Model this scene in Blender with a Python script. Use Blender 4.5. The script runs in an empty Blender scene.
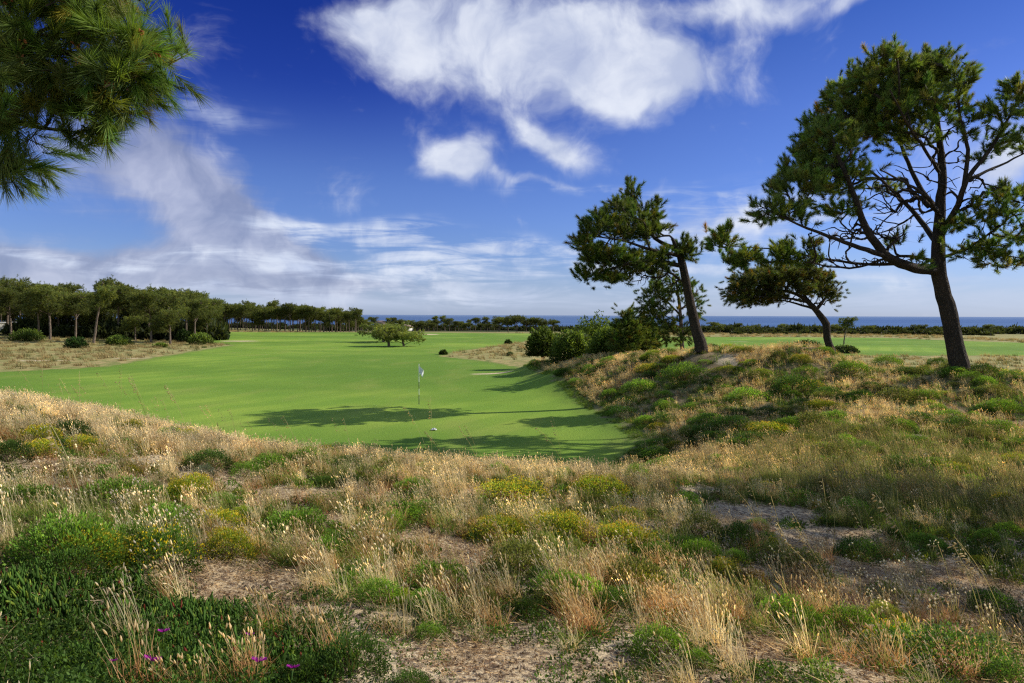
import bpy, math, random
import numpy as np
R = np.random.default_rng(11)
random.seed(5)
PI = math.pi
sc = bpy.context.scene
COL = sc.collection

# ------------------------------------------------------------------ camera
EYE = 1.65
FPX = 683.0
PITCH = math.radians(2.22)
ROLL = math.radians(0.2)
def cam_basis():
    f = np.array([0, math.cos(PITCH), -math.sin(PITCH)])
    r = np.array([1.0, 0, 0]); u = np.cross(r, f)
    c, s = math.cos(ROLL), math.sin(ROLL)
    return f, r * c + u * s, -r * s + u * c
FWD, RGT, UPV = cam_basis()
def P(px, row, Y):
    d = FWD + (px - 512) / FPX * RGT - (row - 341.5) / FPX * UPV
    d = d / d[1]
    return np.array([d[0] * Y, Y, EYE + d[2] * Y])
def G(px, row, z=-3.3):
    d = FWD + (px - 512) / FPX * RGT - (row - 341.5) / FPX * UPV
    t = (z - EYE) / d[2]
    return np.array([d[0] * t, d[1] * t])
def proj(x, y, z):
    v = np.stack([np.asarray(x, float), np.asarray(y, float), np.asarray(z, float) - EYE], -1)
    w = v @ FWD
    w = np.where(w < 0.05, 0.05, w)
    return 512 + FPX * (v @ RGT) / w, 341.5 - FPX * (v @ UPV) / w

cd = bpy.data.cameras.new("camera"); cam = bpy.data.objects.new("camera", cd); COL.objects.link(cam)
from mathutils import Matrix
M = Matrix(((RGT[0], UPV[0], -FWD[0], 0), (RGT[1], UPV[1], -FWD[1], 0), (RGT[2], UPV[2], -FWD[2], EYE), (0, 0, 0, 1)))
cam.matrix_world = M
cd.sensor_width = 36; cd.lens = 36 * FPX / 1024
cd.clip_start = 0.1; cd.clip_end = 80000
sc.camera = cam

# ------------------------------------------------------------------ noise and helpers
def smooth(a, b, x):
    t = np.clip((x - a) / (b - a), 0, 1); return t * t * (3 - 2 * t)
def _hash(ix, iy, seed):
    h = (ix.astype(np.int64) * 374761393 + iy.astype(np.int64) * 668265263 + seed * 974711) & 0x7fffffff
    h = ((h ^ (h >> 13)) * 1274126177) & 0x7fffffff
    return ((h ^ (h >> 16)) & 0xffff) / 65535.0
def vnoise(x, y, seed=0):
    x = np.asarray(x, float); y = np.asarray(y, float)
    ix = np.floor(x); iy = np.floor(y); fx = x - ix; fy = y - iy
    fx = fx * fx * (3 - 2 * fx); fy = fy * fy * (3 - 2 * fy)
    a = _hash(ix, iy, seed); b = _hash(ix + 1, iy, seed); c = _hash(ix, iy + 1, seed); d = _hash(ix + 1, iy + 1, seed)
    return a + (b - a) * fx + (c - a) * fy + (a - b - c + d) * fx * fy
def fbm(x, y, seed=0, o=3):
    s = 0; a = 0.5; t = 0
    for k in range(o):
        s = s + a * vnoise(x * 2 ** k + 13.7 * k, y * 2 ** k - 7.1 * k, seed + k); t += a; a *= .5
    return s / t

def tag(o, label=None, cat=None, group=None, kind=None):
    if label: o["label"] = label
    if cat: o["category"] = cat
    if group: o["group"] = group
    if kind: o["kind"] = kind
    return o
def empty(name, loc):
    o = bpy.data.objects.new(name, None); COL.objects.link(o); o.location = [float(v) for v in loc]; o.empty_display_size = .2
    return o

class Geo:
    def __init__(s): s.V = []; s.F4 = []; s.F3 = []; s.C = []; s.n = 0
    def add(s, V, F4=None, F3=None, C=(.5, .5, .5)):
        V = np.asarray(V, float).reshape(-1, 3)
        C = np.asarray(C, float)
        if C.ndim == 1: C = np.tile(C, (len(V), 1))
        s.V.append(V); s.C.append(C)
        if F4 is not None and len(F4): s.F4.append(np.asarray(F4, np.int64) + s.n)
        if F3 is not None and len(F3): s.F3.append(np.asarray(F3, np.int64) + s.n)
        s.n += len(V)
    def arrays(s):
        V = np.concatenate(s.V); C = np.concatenate(s.C)
        F4 = np.concatenate(s.F4) if s.F4 else np.zeros((0, 4), np.int64)
        F3 = np.concatenate(s.F3) if s.F3 else np.zeros((0, 3), np.int64)
        return V, F4, F3, C
    def mesh(s, name, mat, origin=(0, 0, 0), smooth_=False):
        V, F4, F3, C = s.arrays()
        return raw_mesh(name, V - np.asarray(origin, float), F4, F3, C, mat, smooth_)
def raw_mesh(name, V, F4, F3, C, mat, smooth_=False):
    me = bpy.data.meshes.new(name)
    me.vertices.add(len(V)); me.vertices.foreach_set("co", np.ascontiguousarray(V, np.float32).ravel())
    nl = len(F4) * 4 + len(F3) * 3
    me.loops.add(nl); me.polygons.add(len(F4) + len(F3))
    me.loops.foreach_set("vertex_index", np.concatenate([F4.ravel(), F3.ravel()]).astype(np.int32))
    st = np.concatenate([np.arange(len(F4)) * 4, len(F4) * 4 + np.arange(len(F3)) * 3]).astype(np.int32)
    me.polygons.foreach_set("loop_start", st)
    me.update(calc_edges=True)
    a = me.attributes.new("Col", 'FLOAT_COLOR', 'POINT')
    a.data.foreach_set("color", np.concatenate([C, np.ones((len(C), 1))], 1).astype(np.float32).ravel())
    if smooth_: me.polygons.foreach_set("use_smooth", np.ones(len(me.polygons), bool))
    me.materials.append(mat)
    return me
def obj(name, me, parent=None, loc=(0, 0, 0)):
    o = bpy.data.objects.new(name, me); COL.objects.link(o)
    if parent is not None: o.parent = parent
    o.location = [float(v) for v in loc]
    return o
def unit(v):
    v = np.asarray(v, float); return v / np.maximum(np.linalg.norm(v, axis=-1, keepdims=True), 1e-9)
def rnd_dir(n):
    return unit(R.normal(size=(n, 3)))
def frames(d, spin=None):
    """rotation matrices (n,3,3) whose z column is d"""
    d = unit(d); n = len(d)
    a = rnd_dir(n); x = unit(np.cross(a, d)); y = np.cross(d, x)
    return np.stack([x, y, d], -1)
def bake(geo, tmpl, Rm, s, T, cm=None):
    """place template (V,F4,F3,C) n times"""
    V, F4, F3, C = tmpl
    n = len(T); m = len(V)
    s = np.asarray(s, float)
    if s.ndim == 1: s = s[:, None]
    W = np.einsum('nij,nmj->nmi', Rm, V[None] * s[:, None, :]) + T[:, None, :]
    off = (np.arange(n) * m)[:, None, None]
    CC = np.tile(C[None], (n, 1, 1))
    if cm is not None: CC = CC * cm[:, None, :]
    geo.add(W.reshape(-1, 3), (F4[None] + off).reshape(-1, 4) if len(F4) else None, (F3[None] + off).reshape(-1, 3) if len(F3) else None, CC.reshape(-1, 3))

def strips(geo, base, d, L, w, bend, segs, c0, c1, prof=None):
    """n curved tapered blades"""
    n = len(base); t = np.linspace(0, 1, segs + 1)
    side = unit(np.cross(d, rnd_dir(n)))
    L = np.broadcast_to(L, (n,)); w = np.broadcast_to(w, (n,))
    pos = base[:, None] + d[:, None] * (L[:, None] * t)[..., None] + bend[:, None] * (L[:, None] * t * t)[..., None]
    pr = (1 - t) ** .7 * .9 + .1 if prof is None else prof(t)
    hw = side[:, None] * (w[:, None] * pr * .5)[..., None]
    V = np.stack([pos - hw, pos + hw], 2).reshape(n, -1, 3)
    m = V.shape[1]
    k = np.arange(segs)
    F = np.stack([2 * k, 2 * k + 1, 2 * k + 3, 2 * k + 2], -1)
    F = (F[None] + (np.arange(n) * m)[:, None, None]).reshape(-1, 4)
    c0 = np.broadcast_to(c0, (n, 3)); c1 = np.broadcast_to(c1, (n, 3))
    C = c0[:, None] * (1 - t)[None, :, None] + c1[:, None] * t[None, :, None]
    C = np.repeat(C, 2, axis=1).reshape(-1, 3)
    geo.add(V.reshape(-1, 3), F, None, C)
    return pos[:, -1], unit(pos[:, -1] - pos[:, -2])
def spindles(geo, base, d, L, w, c0, c1, k=4):
    n = len(base)
    M_ = frames(d)
    ang = np.arange(k) / k * 2 * PI
    ring = np.stack([np.cos(ang), np.sin(ang), np.zeros(k)], -1)
    V = np.concatenate([[[0, 0, 0]], ring * .5 + [0, 0, .42], ring * .34 + [0, 0, .78], [[0, 0, 1]]])
    F3 = []; F4 = []
    for i in range(k):
        j = (i + 1) % k
        F3 += [[0, 1 + j, 1 + i], [1 + k + i, 1 + k + j, 1 + 2 * k]]
        F4.append([1 + i, 1 + j, 1 + k + j, 1 + k + i])
    C = np.array(c0)[None] * (1 - V[:, 2:3]) + np.array(c1)[None] * V[:, 2:3]
    L = np.broadcast_to(L, (n,)); w = np.broadcast_to(w, (n,))
    bake(geo, (V, np.array(F4), np.array(F3), C), M_, np.stack([w, w, L], -1), base, 1 + R.uniform(-.15, .15, (n, 1)) * np.ones((1, 3)))
def tube(geo, pts, rad, k=7, c0=(.5, .5, .5), rough=0.0):
    pts = np.asarray(pts, float); rad = np.asarray(rad, float); n = len(pts)
    T = unit(np.gradient(pts, axis=0))
    a = np.array([0, 0, 1.0]) if abs(T[0][2]) < .8 else np.array([1.0, 0, 0])
    x = unit(np.cross(a, T[0])); V = []
    ang = np.arange(k) / k * 2 * PI
    for i in range(n):
        x = unit(x - T[i] * (x @ T[i])); y = np.cross(T[i], x)
        rr = rad[i] * (1 + (rough * R.uniform(-1, 1, k) if rough else 0))
        V.append(pts[i] + (np.cos(ang) * rr)[:, None] * x + (np.sin(ang) * rr)[:, None] * y)
    V = np.concatenate(V)
    i, j = np.meshgrid(np.arange(n - 1), np.arange(k), indexing='ij'); j2 = (j + 1) % k
    F = np.stack([i * k + j, i * k + j2, (i + 1) * k + j2, (i + 1) * k + j], -1).reshape(-1, 4)
    capt = np.stack([np.full(k - 2, (n - 1) * k), (n - 1) * k + np.arange(1, k - 1), (n - 1) * k + np.arange(2, k)], -1)
    geo.add(V, F, capt, c0)
def catmull(pts, vals, step):
    pts = np.asarray(pts, float); vals = np.asarray(vals, float)
    p = np.vstack([2 * pts[0] - pts[1], pts, 2 * pts[-1] - pts[-2]]); out = []; ov = []
    for i in range(len(pts) - 1):
        n = max(2, int(np.linalg.norm(pts[i + 1] - pts[i]) / step))
        t = (np.arange(n) / n)[:, None]
        a, b, c, d = p[i:i + 4]
        out.append(.5 * ((2 * b) + (-a + c) * t + (2 * a - 5 * b + 4 * c - d) * t ** 2 + (-a + 3 * b - 3 * c + d) * t ** 3))
        ov.append(vals[i] + (vals[i + 1] - vals[i]) * t[:, 0])
    out.append(pts[-1:]); ov.append(vals[-1:])
    return np.concatenate(out), np.concatenate(ov)

# ------------------------------------------------------------------ materials
def new_mat(name):
    m = bpy.data.materials.new(name); m.use_nodes = True; nt = m.node_tree; nt.nodes.clear()
    out = nt.nodes.new("ShaderNodeOutputMaterial")
    return m, nt, out
class NT:
    def __init__(s, nt): s.nt = nt
    def n(s, typ, **kw):
        o = s.nt.nodes.new(typ)
        for k, v in kw.items(): setattr(o, k, v)
        return o
    def l(s, a, b): s.nt.links.new(a, b)
    def val(s, sock, v):
        if hasattr(v, "is_linked") or isinstance(v, bpy.types.NodeSocket): s.l(v, sock)
        else: sock.default_value = v
    def math(s, op, a, b=0.0, c=None, clamp=False):
        o = s.n("ShaderNodeMath", operation=op, use_clamp=clamp)
        s.val(o.inputs[0], a); s.val(o.inputs[1], b)
        if c is not None: s.val(o.inputs[2], c)
        return o.outputs[0]
    def ramp(s, v, a, b, lo=0.0, hi=1.0, mode='SMOOTHSTEP'):
        o = s.n("ShaderNodeMapRange", interpolation_type=mode)
        s.val(o.inputs[0], v); o.inputs[1].default_value = a; o.inputs[2].default_value = b; o.inputs[3].default_value = lo; o.inputs[4].default_value = hi
        return o.outputs[0]
    def mix(s, f, a, b, mode='MIX'):
        o = s.n("ShaderNodeMix", data_type='RGBA', blend_type=mode)
        s.val(o.inputs[0], f)
        for k, v in ((6, a), (7, b)):
            if isinstance(v, (tuple, list)): o.inputs[k].default_value = (*v[:3], 1)
            else: s.l(v, o.inputs[k])
        return o.outputs[2]
    def noise(s, vec, scale, detail=3.0, rough=.5, dist=0.0, dim='3D'):
        o = s.n("ShaderNodeTexNoise"); o.noise_dimensions = dim
        if vec is not None: s.l(vec, o.inputs["Vector"])
        o.inputs["Scale"].default_value = scale; o.inputs["Detail"].default_value = detail; o.inputs["Roughness"].default_value = rough; o.inputs["Distortion"].default_value = dist
        return o.outputs[0]
    def bump(s, h, strength, dist):
        o = s.n("ShaderNodeBump"); o.inputs["Strength"].default_value = strength; o.inputs["Distance"].default_value = dist; s.l(h, o.inputs["Height"])
        return o.outputs[0]

def veg_mat(name, trans=.35, rough=.6, spec=.25, vary=.38, tcol=(1.15, 1.1, .55)):
    m, nt, out = new_mat(name); g = NT(nt)
    col = g.n("ShaderNodeVertexColor", layer_name="Col").outputs[0]
    pos = g.n("ShaderNodeNewGeometry").outputs["Position"]
    n1 = g.noise(pos, 1.1, 3); n2 = g.noise(pos, 9.0, 2)
    f = g.math('ADD', g.ramp(n1, .3, .7, 1 - vary, 1 + vary, 'LINEAR'), g.ramp(n2, .3, .7, -vary * .6, vary * .6, 'LINEAR'))
    f = g.math('MULTIPLY', f, g.ramp(g.n('ShaderNodeObjectInfo').outputs['Random'], 0, 1, .72, 1.28, 'LINEAR'))
    comb = g.n("ShaderNodeCombineColor"); g.l(f, comb.inputs[0]); g.l(f, comb.inputs[1]); g.l(f, comb.inputs[2])
    c = g.mix(1.0, col, comb.outputs[0], 'MULTIPLY')
    p = g.n("ShaderNodeBsdfPrincipled"); g.l(c, p.inputs["Base Color"]); p.inputs["Roughness"].default_value = rough; p.inputs["Specular IOR Level"].default_value = spec
    tr = g.n("ShaderNodeBsdfTranslucent"); g.l(g.mix(1.0, c, tcol, 'MULTIPLY'), tr.inputs[0])
    mx = g.n("ShaderNodeMixShader"); mx.inputs[0].default_value = trans
    g.l(p.outputs[0], mx.inputs[1]); g.l(tr.outputs[0], mx.inputs[2]); g.l(mx.outputs[0], out.inputs[0])
    return m
M_GRASS = veg_mat("grass_blades", .5, .6, .15, .36, (1.30, 1.16, .80))
M_LEAF = veg_mat("leaves", .42, .6, .15, .34, (1.4, 1.3, .5))
M_NEEDLE = veg_mat("pine_needles", .36, .5, .3, .22, (1.5, 1.45, .6))
M_PETAL = veg_mat("petals", .3, .5, .2, .05, (1.1, .8, 1.0))

def bark_mat(name, ca, cb, sc_=9.0):
    m, nt, out = new_mat(name); g = NT(nt)
    pos = g.n("ShaderNodeNewGeometry").outputs["Position"]
    mp = g.n("ShaderNodeMapping"); mp.inputs["Scale"].default_value = (1, 1, .28)
    wn = g.n("ShaderNodeTexNoise"); g.l(pos, wn.inputs["Vector"]); wn.inputs["Scale"].default_value = 5; wa = g.n("ShaderNodeVectorMath", operation='MULTIPLY_ADD'); g.l(wn.outputs["Color"], wa.inputs[0]); wa.inputs[1].default_value = (.25, .25, .25); g.l(pos, wa.inputs[2]); g.l(wa.outputs[0], mp.inputs[0])
    v = g.n("ShaderNodeTexVoronoi", feature='DISTANCE_TO_EDGE'); v.inputs["Scale"].default_value = sc_; g.l(mp.outputs[0], v.inputs["Vector"])
    n = g.noise(pos, sc_ * 2.2, 5, .65); n0 = g.noise(pos, 1.3, 3)
    e = g.ramp(v.outputs[0], -.05, .3)
    f = g.math('MULTIPLY', e, g.ramp(n, .25, .75))
    c = g.mix(f, tuple(x * .35 for x in ca), ca); c = g.mix(g.ramp(n0, .35, .7), c, g.mix(f, tuple(x * .4 for x in cb), cb))
    p = g.n("ShaderNodeBsdfPrincipled"); g.l(c, p.inputs["Base Color"]); p.inputs["Roughness"].default_value = .9; p.inputs["Specular IOR Level"].default_value = .15
    g.l(g.bump(g.math('ADD', e, g.math('MULTIPLY', n, .6)), .9, .03), p.inputs["Normal"]); g.l(p.outputs[0], out.inputs[0])
    return m
M_BARK = bark_mat("pine_bark", (.095, .076, .062), (.125, .092, .068), 13)
M_BARK_PALE = bark_mat("pale_pine_bark", (.26, .2, .16), (.34, .26, .2), 5)

def flat_mat(name, c, rough=.6, spec=.3, bump=0.0, noise=.1, scale=20.0, metal=0.0):
    m, nt, out = new_mat(name); g = NT(nt)
    tc = g.n("ShaderNodeTexCoord").outputs["Object"]
    n = g.noise(tc, scale, 4)
    cc = g.mix(g.ramp(n, .3, .7), tuple(x * (1 - noise) for x in c), tuple(min(1, x * (1 + noise)) for x in c))
    p = g.n("ShaderNodeBsdfPrincipled"); g.l(cc, p.inputs["Base Color"]); p.inputs["Roughness"].default_value = rough; p.inputs["Specular IOR Level"].default_value = spec; p.inputs["Metallic"].default_value = metal
    if bump: g.l(g.bump(n, bump, .02), p.inputs["Normal"])
    g.l(p.outputs[0], out.inputs[0])
    return m

# ------------------------------------------------------------------ terrain
ctrl = []
for t in [  # px, row, depth : the near dune, its crest and the drop to the green
    (0, 402, 16), (0, 452, 9.5), (0, 560, 4.9), (0, 683, 3.1), (-300, 390, 17), (-300, 560, 5),
    (128, 428, 15), (128, 480, 9), (128, 575, 4.9),
    (256, 452, 14), (256, 505, 8.6), (256, 600, 4.8), (256, 683, 3.2),
    (384, 463, 13.5), (384, 515, 8.6),
    (512, 474, 13), (512, 525, 8.4), (512, 605, 5.0), (512, 683, 3.3),
    (640, 480, 13), (640, 540, 8.0), (640, 620, 4.9),
    (720, 505, 11.5), (720, 600, 5.7), (720, 683, 3.4),
    (850, 548, 9.4), (850, 628, 5.6), (850, 560, 8.4),
    (1000, 600, 7.6), (1000, 683, 4.0), (1000, 560, 9.3), (1000, 505, 13.2), (1000, 455, 18.5), (1000, 408, 24), (1010, 378, 28.5),
    (850, 490, 13.5), (850, 425, 22), (850, 392, 28.5), (850, 364, 33.5),
    (920, 372, 30), (965, 371, 28.3), (920, 440, 20),
    (720, 478, 16.5), (720, 436, 23), (720, 396, 30), (700, 353, 37), (760, 358, 34), (780, 410, 25),
    (670, 470, 19), (650, 445, 25), (650, 410, 31), (650, 382, 36), (640, 356, 43),
    (600, 400, 37), (600, 375, 42), (590, 358, 50), (560, 368, 52), (625, 366, 41),
    (829, 350, 34), (540, 362, 60),
]: ctrl.append(P(*t))
for x, y, zr in [(-7, 18, -3.7), (-6.5, 22, -5.0), (-3, 17.5, -4.2), (0, 17, -4.4), (2.5, 17, -4.4), (-2, 21, -5.6), (3, 21, -5.6), (-12, 22, -3.6), (-14, 28, -5.2), (-12, 30, -5.4),
                 (-20, 18, -2.2), (-22, 28, -4.6), (-26, 36, -5.6), (-35, 20, -2.5), (-38, 35, -5.4), (-30, 0, -1.8), (-12, 0, -1.6), (0, 0, -1.63), (0, -12, -1.6), (-25, -15, -1.7), (12, -12, -2.0), (30, -12, -2.2),
                 (12, 3, -2.9), (22, 4, -3.0), (38, 5, -2.6), (20, 10, -3.2), (24, 18, -2.6), (30, 27, -2.3), (42, 26, -2.0), (42, 12, -2.2), (32, 40, -5.2), (44, 42, -5.4), (24, 42, -5.0), (22, 43, -5.6), (14, 50, -5.4), (10, 58, -5.6), (20, 62, -5.6), (40, 60, -5.6), (0, 62, -5.7), (-2, 50, -5.8), (-3, 40, -5.8), (-3, 30, -5.8), (-12, 40, -5.8), (-25, 50, -5.8), (-12, 60, -5.8), (-38, 60, -5.8), (1, 26, -5.5), (16, 41, -4.2), (6, 66, -5.6)]:
    ctrl.append(np.array([x, y, EYE + zr]))
ctrl = np.array(ctrl)
def _U(r2): return np.where(r2 > 1e-9, r2 * np.log(np.maximum(r2, 1e-9)), 0) * .5
_n = len(ctrl)
_K = _U(((ctrl[:, None, :2] - ctrl[None, :, :2]) ** 2).sum(-1)) + np.eye(_n) * .1
_A = np.zeros((_n + 3, _n + 3)); _A[:_n, :_n] = _K; _A[:_n, _n] = 1; _A[:_n, _n + 1:] = ctrl[:, :2]; _A[_n, :_n] = 1; _A[_n + 1:, :_n] = ctrl[:, :2].T
_W = np.linalg.solve(_A, np.concatenate([ctrl[:, 2], np.zeros(3)]))
def plain(x, y):
    r = np.hypot(x * .35, y)
    z = -3.3 - np.maximum(r - 185, 0) * .019 + .35 * (fbm(x / 28, y / 28, 3, 2) - .5) * smooth(45, 90, np.hypot(x, y))
    z = z + 1.1 * smooth(60, 110, -x) * smooth(60, 90, y)          # the wood on the left stands slightly higher
    return z
def poly_sd(poly, x, y):
    """signed distance, positive inside"""
    poly = np.asarray(poly, float); x = np.asarray(x, float); y = np.asarray(y, float)
    d = np.full(x.shape, 1e9); ins = np.zeros(x.shape, bool)
    for i in range(len(poly)):
        a = poly[i]; b = poly[(i + 1) % len(poly)]; e = b - a
        t = np.clip(((x - a[0]) * e[0] + (y - a[1]) * e[1]) / (e @ e + 1e-9), 0, 1)
        d = np.minimum(d, np.hypot(x - a[0] - t * e[0], y - a[1] - t * e[1]))
        c = ((a[1] > y) != (b[1] > y)) & (x < (b[0] - a[0]) * (y - a[1]) / (b[1] - a[1] + 1e-12) + a[0])
        ins ^= c
    return np.where(ins, d, -d)
TURF1 = np.array([(-60, 27), (-34, 30), (-14.5, 24.5), (-8, 21.5), (-3, 19.5), (2.6, 19.8), tuple(G(640, 446)), tuple(G(606, 420)), tuple(G(570, 398)), tuple(G(536, 378)), tuple(G(520, 368)), tuple(G(480, 361)), tuple(G(440, 357)), tuple(G(452, 352)), tuple(G(500, 345)), tuple(G(545, 338)),
                  tuple(G(560, 333.5)), tuple(G(400, 332)), tuple(G(215, 333)), tuple(G(205, 341)), tuple(G(235, 345)), tuple(G(150, 360)), tuple(G(105, 367)), tuple(G(0, 372)), tuple(G(-120, 378))])
TURF2 = np.array([tuple(G(640, 350)), tuple(G(800, 355)), tuple(G(1100, 357)), tuple(G(1300, 357)), tuple(G(1300, 345)), tuple(G(1024, 343)), tuple(G(880, 338)), tuple(G(740, 337)), tuple(G(640, 337))])
def turf_sd(x, y):
    return np.maximum(poly_sd(TURF1, x, y), poly_sd(TURF2, x, y))
def H0(x, y):
    x = np.asarray(x, float); y = np.asarray(y, float)
    shp = x.shape; xf = x.ravel(); yf = y.ravel()
    near = np.full(xf.shape, -3.3); m = (np.abs(xf) < 62) & (yf > -30) & (yf < 90)
    if m.any():
        r2 = (xf[m, None] - ctrl[None, :, 0]) ** 2 + (yf[m, None] - ctrl[None, :, 1]) ** 2
        z = _U(r2) @ _W[:_n] + _W[_n] + _W[_n + 1] * xf[m] + _W[_n + 2] * yf[m]
        near[m] = z
    pl = plain(xf, yf)
    k = .35; d = near - pl
    sm = pl + .5 * (d + np.sqrt(d * d + k * k)) - .5 * (np.sqrt(9 + k * k) - 3)
    w = (1 - smooth(44, 60, np.abs(xf))) * (1 - smooth(64, 80, yf)) * smooth(-28, -14, yf)
    z = pl * (1 - w) + sm * w
    behind = (1 - smooth(-28, -14, yf)) * (1 - smooth(44, 60, np.abs(xf)))
    z = z * (1 - behind) + -.1 * behind
    # coast, then under the sea
    z = np.where(yf > 560, z - (yf - 560) * .05, z)
    return z.reshape(shp)
def H(x, y):
    x = np.asarray(x, float); y = np.asarray(y, float)
    z = H0(x, y)
    rough = 1 - smooth(-.6, .2, turf_sd(x, y))
    d = np.hypot(x, y)
    amp = rough * (1 - smooth(60, 120, d))
    z = z + amp * ((fbm(x * .9, y * .9, 21, 3) - .5) * .22 + (fbm(x * 5, y * 5, 31, 2) - .5) * .05)
    return z

def axis(lo_far, lo, hi, hi_far, step, grow=1.07):
    mid = list(np.arange(lo, hi + 1e-6, step)); a = []; v = lo; s = step
    while v > lo_far: s *= grow; v -= s; a.append(v)
    b = []; v = hi; s = step
    while v < hi_far: s *= grow; v += s; b.append(v)
    return np.array(a[::-1] + mid + b)
xs = axis(-3500, -24, 30, 3500, .22, 1.045)
ys = axis(-800, 1.5, 48, 900, .2, 1.03)
X, Y = np.meshgrid(xs, ys)
Z = H(X, Y)
SD = turf_sd(X, Y)
# attribute channels: r = turf signed distance, g = sand, b = dry/scrub blend, a
sand = np.zeros_like(X)
def gblob(px, row, wx, wy, z=-3.3):
    c = G(px, row, z); return np.exp(-(((X - c[0]) / wx) ** 2 + ((Y - c[1]) / wy) ** 2))
for (px, row, wx, wy, k) in [(492, 374.5, 2.0, .55, 1.2), (240, 341, 4.5, 2.2, 1.1), (45, 361, 5, 1.6, .7), (130, 359, 4, 1.0, .8), (418, 334.5, 7, 5, 1.0), (740, 341.5, 5, 2.5, .6)]:
    sand = np.maximum(sand, k * gblob(px, row, wx, wy))
c_ = P(712, 352, 36.0); sand = np.maximum(sand, 1.2 * np.exp(-(((X - c_[0] - .9) / 1.1) ** 2 + ((Y - c_[1] + 1.2) / 1.3) ** 2)))
scrub = smooth(205, 300, np.hypot(X * .5, Y))
PX, PR = proj(X, Y, Z)

def ground_mat():
    m, nt, out = new_mat("dune_and_turf"); g = NT(nt)
    at = g.n("ShaderNodeVertexColor", layer_name="Col"); sep = g.n("ShaderNodeSeparateColor"); g.l(at.outputs[0], sep.inputs[0])
    sd, sn, scb = sep.outputs[0], sep.outputs[1], sep.outputs[2]
    pos = g.n("ShaderNodeNewGeometry").outputs["Position"]
    nb = g.noise(pos, .9, 4); nf = g.noise(pos, 14, 4, .6); nff = g.noise(pos, 70, 3, .6); nl = g.noise(pos, .12, 3); mpm = g.n('ShaderNodeMapping'); mpm.inputs['Scale'].default_value = (.32, .12, .3); g.l(pos, mpm.inputs[0]); nm = g.noise(mpm.outputs[0], 1.0, 4)
    # turf
    mow = g.n("ShaderNodeMapping"); mow.inputs["Scale"].default_value = (.035, .05, 0); mow.inputs["Rotation"].default_value = (0, 0, .35); g.l(pos, mow.inputs[0])
    nmow = g.noise(mow.outputs[0], 1.0, 3, .5)
    tc = g.mix(g.ramp(nl, .35, .65), (.235, .385, .05), (.345, .47, .07))
    tc = g.mix(g.ramp(nmow, .38, .6, 0, .85), tc, (.135, .25, .034))
    tc = g.mix(g.ramp(nm, .5, .7, 0, .4), tc, (.34, .37, .09))
    wv = g.n('ShaderNodeTexWave'); wmp = g.n('ShaderNodeMapping'); wmp.inputs['Rotation'].default_value = (0, 0, .5); g.l(pos, wmp.inputs[0]); g.l(wmp.outputs[0], wv.inputs['Vector']); wv.inputs['Scale'].default_value = .11; wv.inputs['Distortion'].default_value = 1.6; wv.inputs['Detail'].default_value = 1
    tc = g.mix(g.ramp(wv.outputs['Fac'],   .35, .65, 0, .34), tc, (.17, .31, .04))
    sepc = g.n('ShaderNodeSeparateXYZ'); g.l(pos, sepc.inputs[0])
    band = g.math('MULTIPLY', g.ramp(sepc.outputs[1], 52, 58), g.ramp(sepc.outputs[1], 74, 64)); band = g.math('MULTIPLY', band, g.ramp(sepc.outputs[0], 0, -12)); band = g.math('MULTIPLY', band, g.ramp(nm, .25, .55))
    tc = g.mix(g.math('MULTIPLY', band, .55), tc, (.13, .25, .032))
    tc = g.mix(g.ramp(nff, .35, .7, 0, .35), tc, (.11, .2, .025))
    # dune soil with dry litter, and the colour of dry sward where nothing is scattered
    so = g.mix(g.ramp(nb, .35, .65), (.66, .53, .34), (.52, .40, .24))
    so = g.mix(g.ramp(nf, .42, .62), so, (.15, .105, .07))
    so = g.mix(g.ramp(nff, .55, .68), so, (.55, .45, .33))
    dry = g.mix(g.ramp(nb, .35, .62), (.46, .36, .16), (.24, .25, .08))
    dry = g.mix(g.ramp(nl, .45, .65, 0, .7), dry, (.38, .36, .15))
    dist = g.n("ShaderNodeVectorMath", operation='LENGTH'); g.l(pos, dist.inputs[0])
    so = g.mix(g.ramp(dist.outputs[1], 13, 24, 0, .75), so, g.mix(g.ramp(nm, .4, .62), (.115, .125, .045), (.25, .19, .10)))
    so = g.mix(g.ramp(dist.outputs[1], 40, 65), so, dry)
    so = g.mix(scb, so, g.mix(g.ramp(nb, .3, .7), (.035, .05, .018), (.07, .08, .03)))
    edge = g.math('ADD', sd, g.math('MULTIPLY', g.math('SUBTRACT', nb, .5), 2.6))
    edge = g.math('ADD', edge, g.math('MULTIPLY', g.math('SUBTRACT', nf, .5), 1.0))
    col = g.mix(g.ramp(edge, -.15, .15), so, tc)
    # darker fringe of longer grass round the turf
    fr = g.math('MULTIPLY', g.ramp(edge, -1.1, -.2), g.ramp(edge, 1.6, .2))
    col = g.mix(g.math('MULTIPLY', fr, .45), col, (.15, .22, .04))
    col = g.mix(g.ramp(g.math('ADD', sn, g.math('MULTIPLY', g.math('SUBTRACT', nm, .5), .5)), .45, .62), col, (.68, .55, .36))
    p = g.n("ShaderNodeBsdfPrincipled"); g.l(col, p.inputs["Base Color"]); p.inputs["Roughness"].default_value = .95; p.inputs["Specular IOR Level"].default_value = .1
    p.inputs["Sheen Weight"].default_value = .0
    h = g.math('ADD', g.math('MULTIPLY', nf, 1.0), g.math('MULTIPLY', nff, .45))
    g.l(g.bump(h, .8, .035), p.inputs["Normal"]); g.l(p.outputs[0], out.inputs[0])
    return m
M_GROUND = ground_mat()
nY, nX = X.shape
Vt = np.stack([X, Y, Z], -1).reshape(-1, 3)
Ct = np.stack([SD, sand, scrub], -1).reshape(-1, 3)
ii, jj = np.meshgrid(np.arange(nY - 1), np.arange(nX - 1), indexing='ij')
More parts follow.
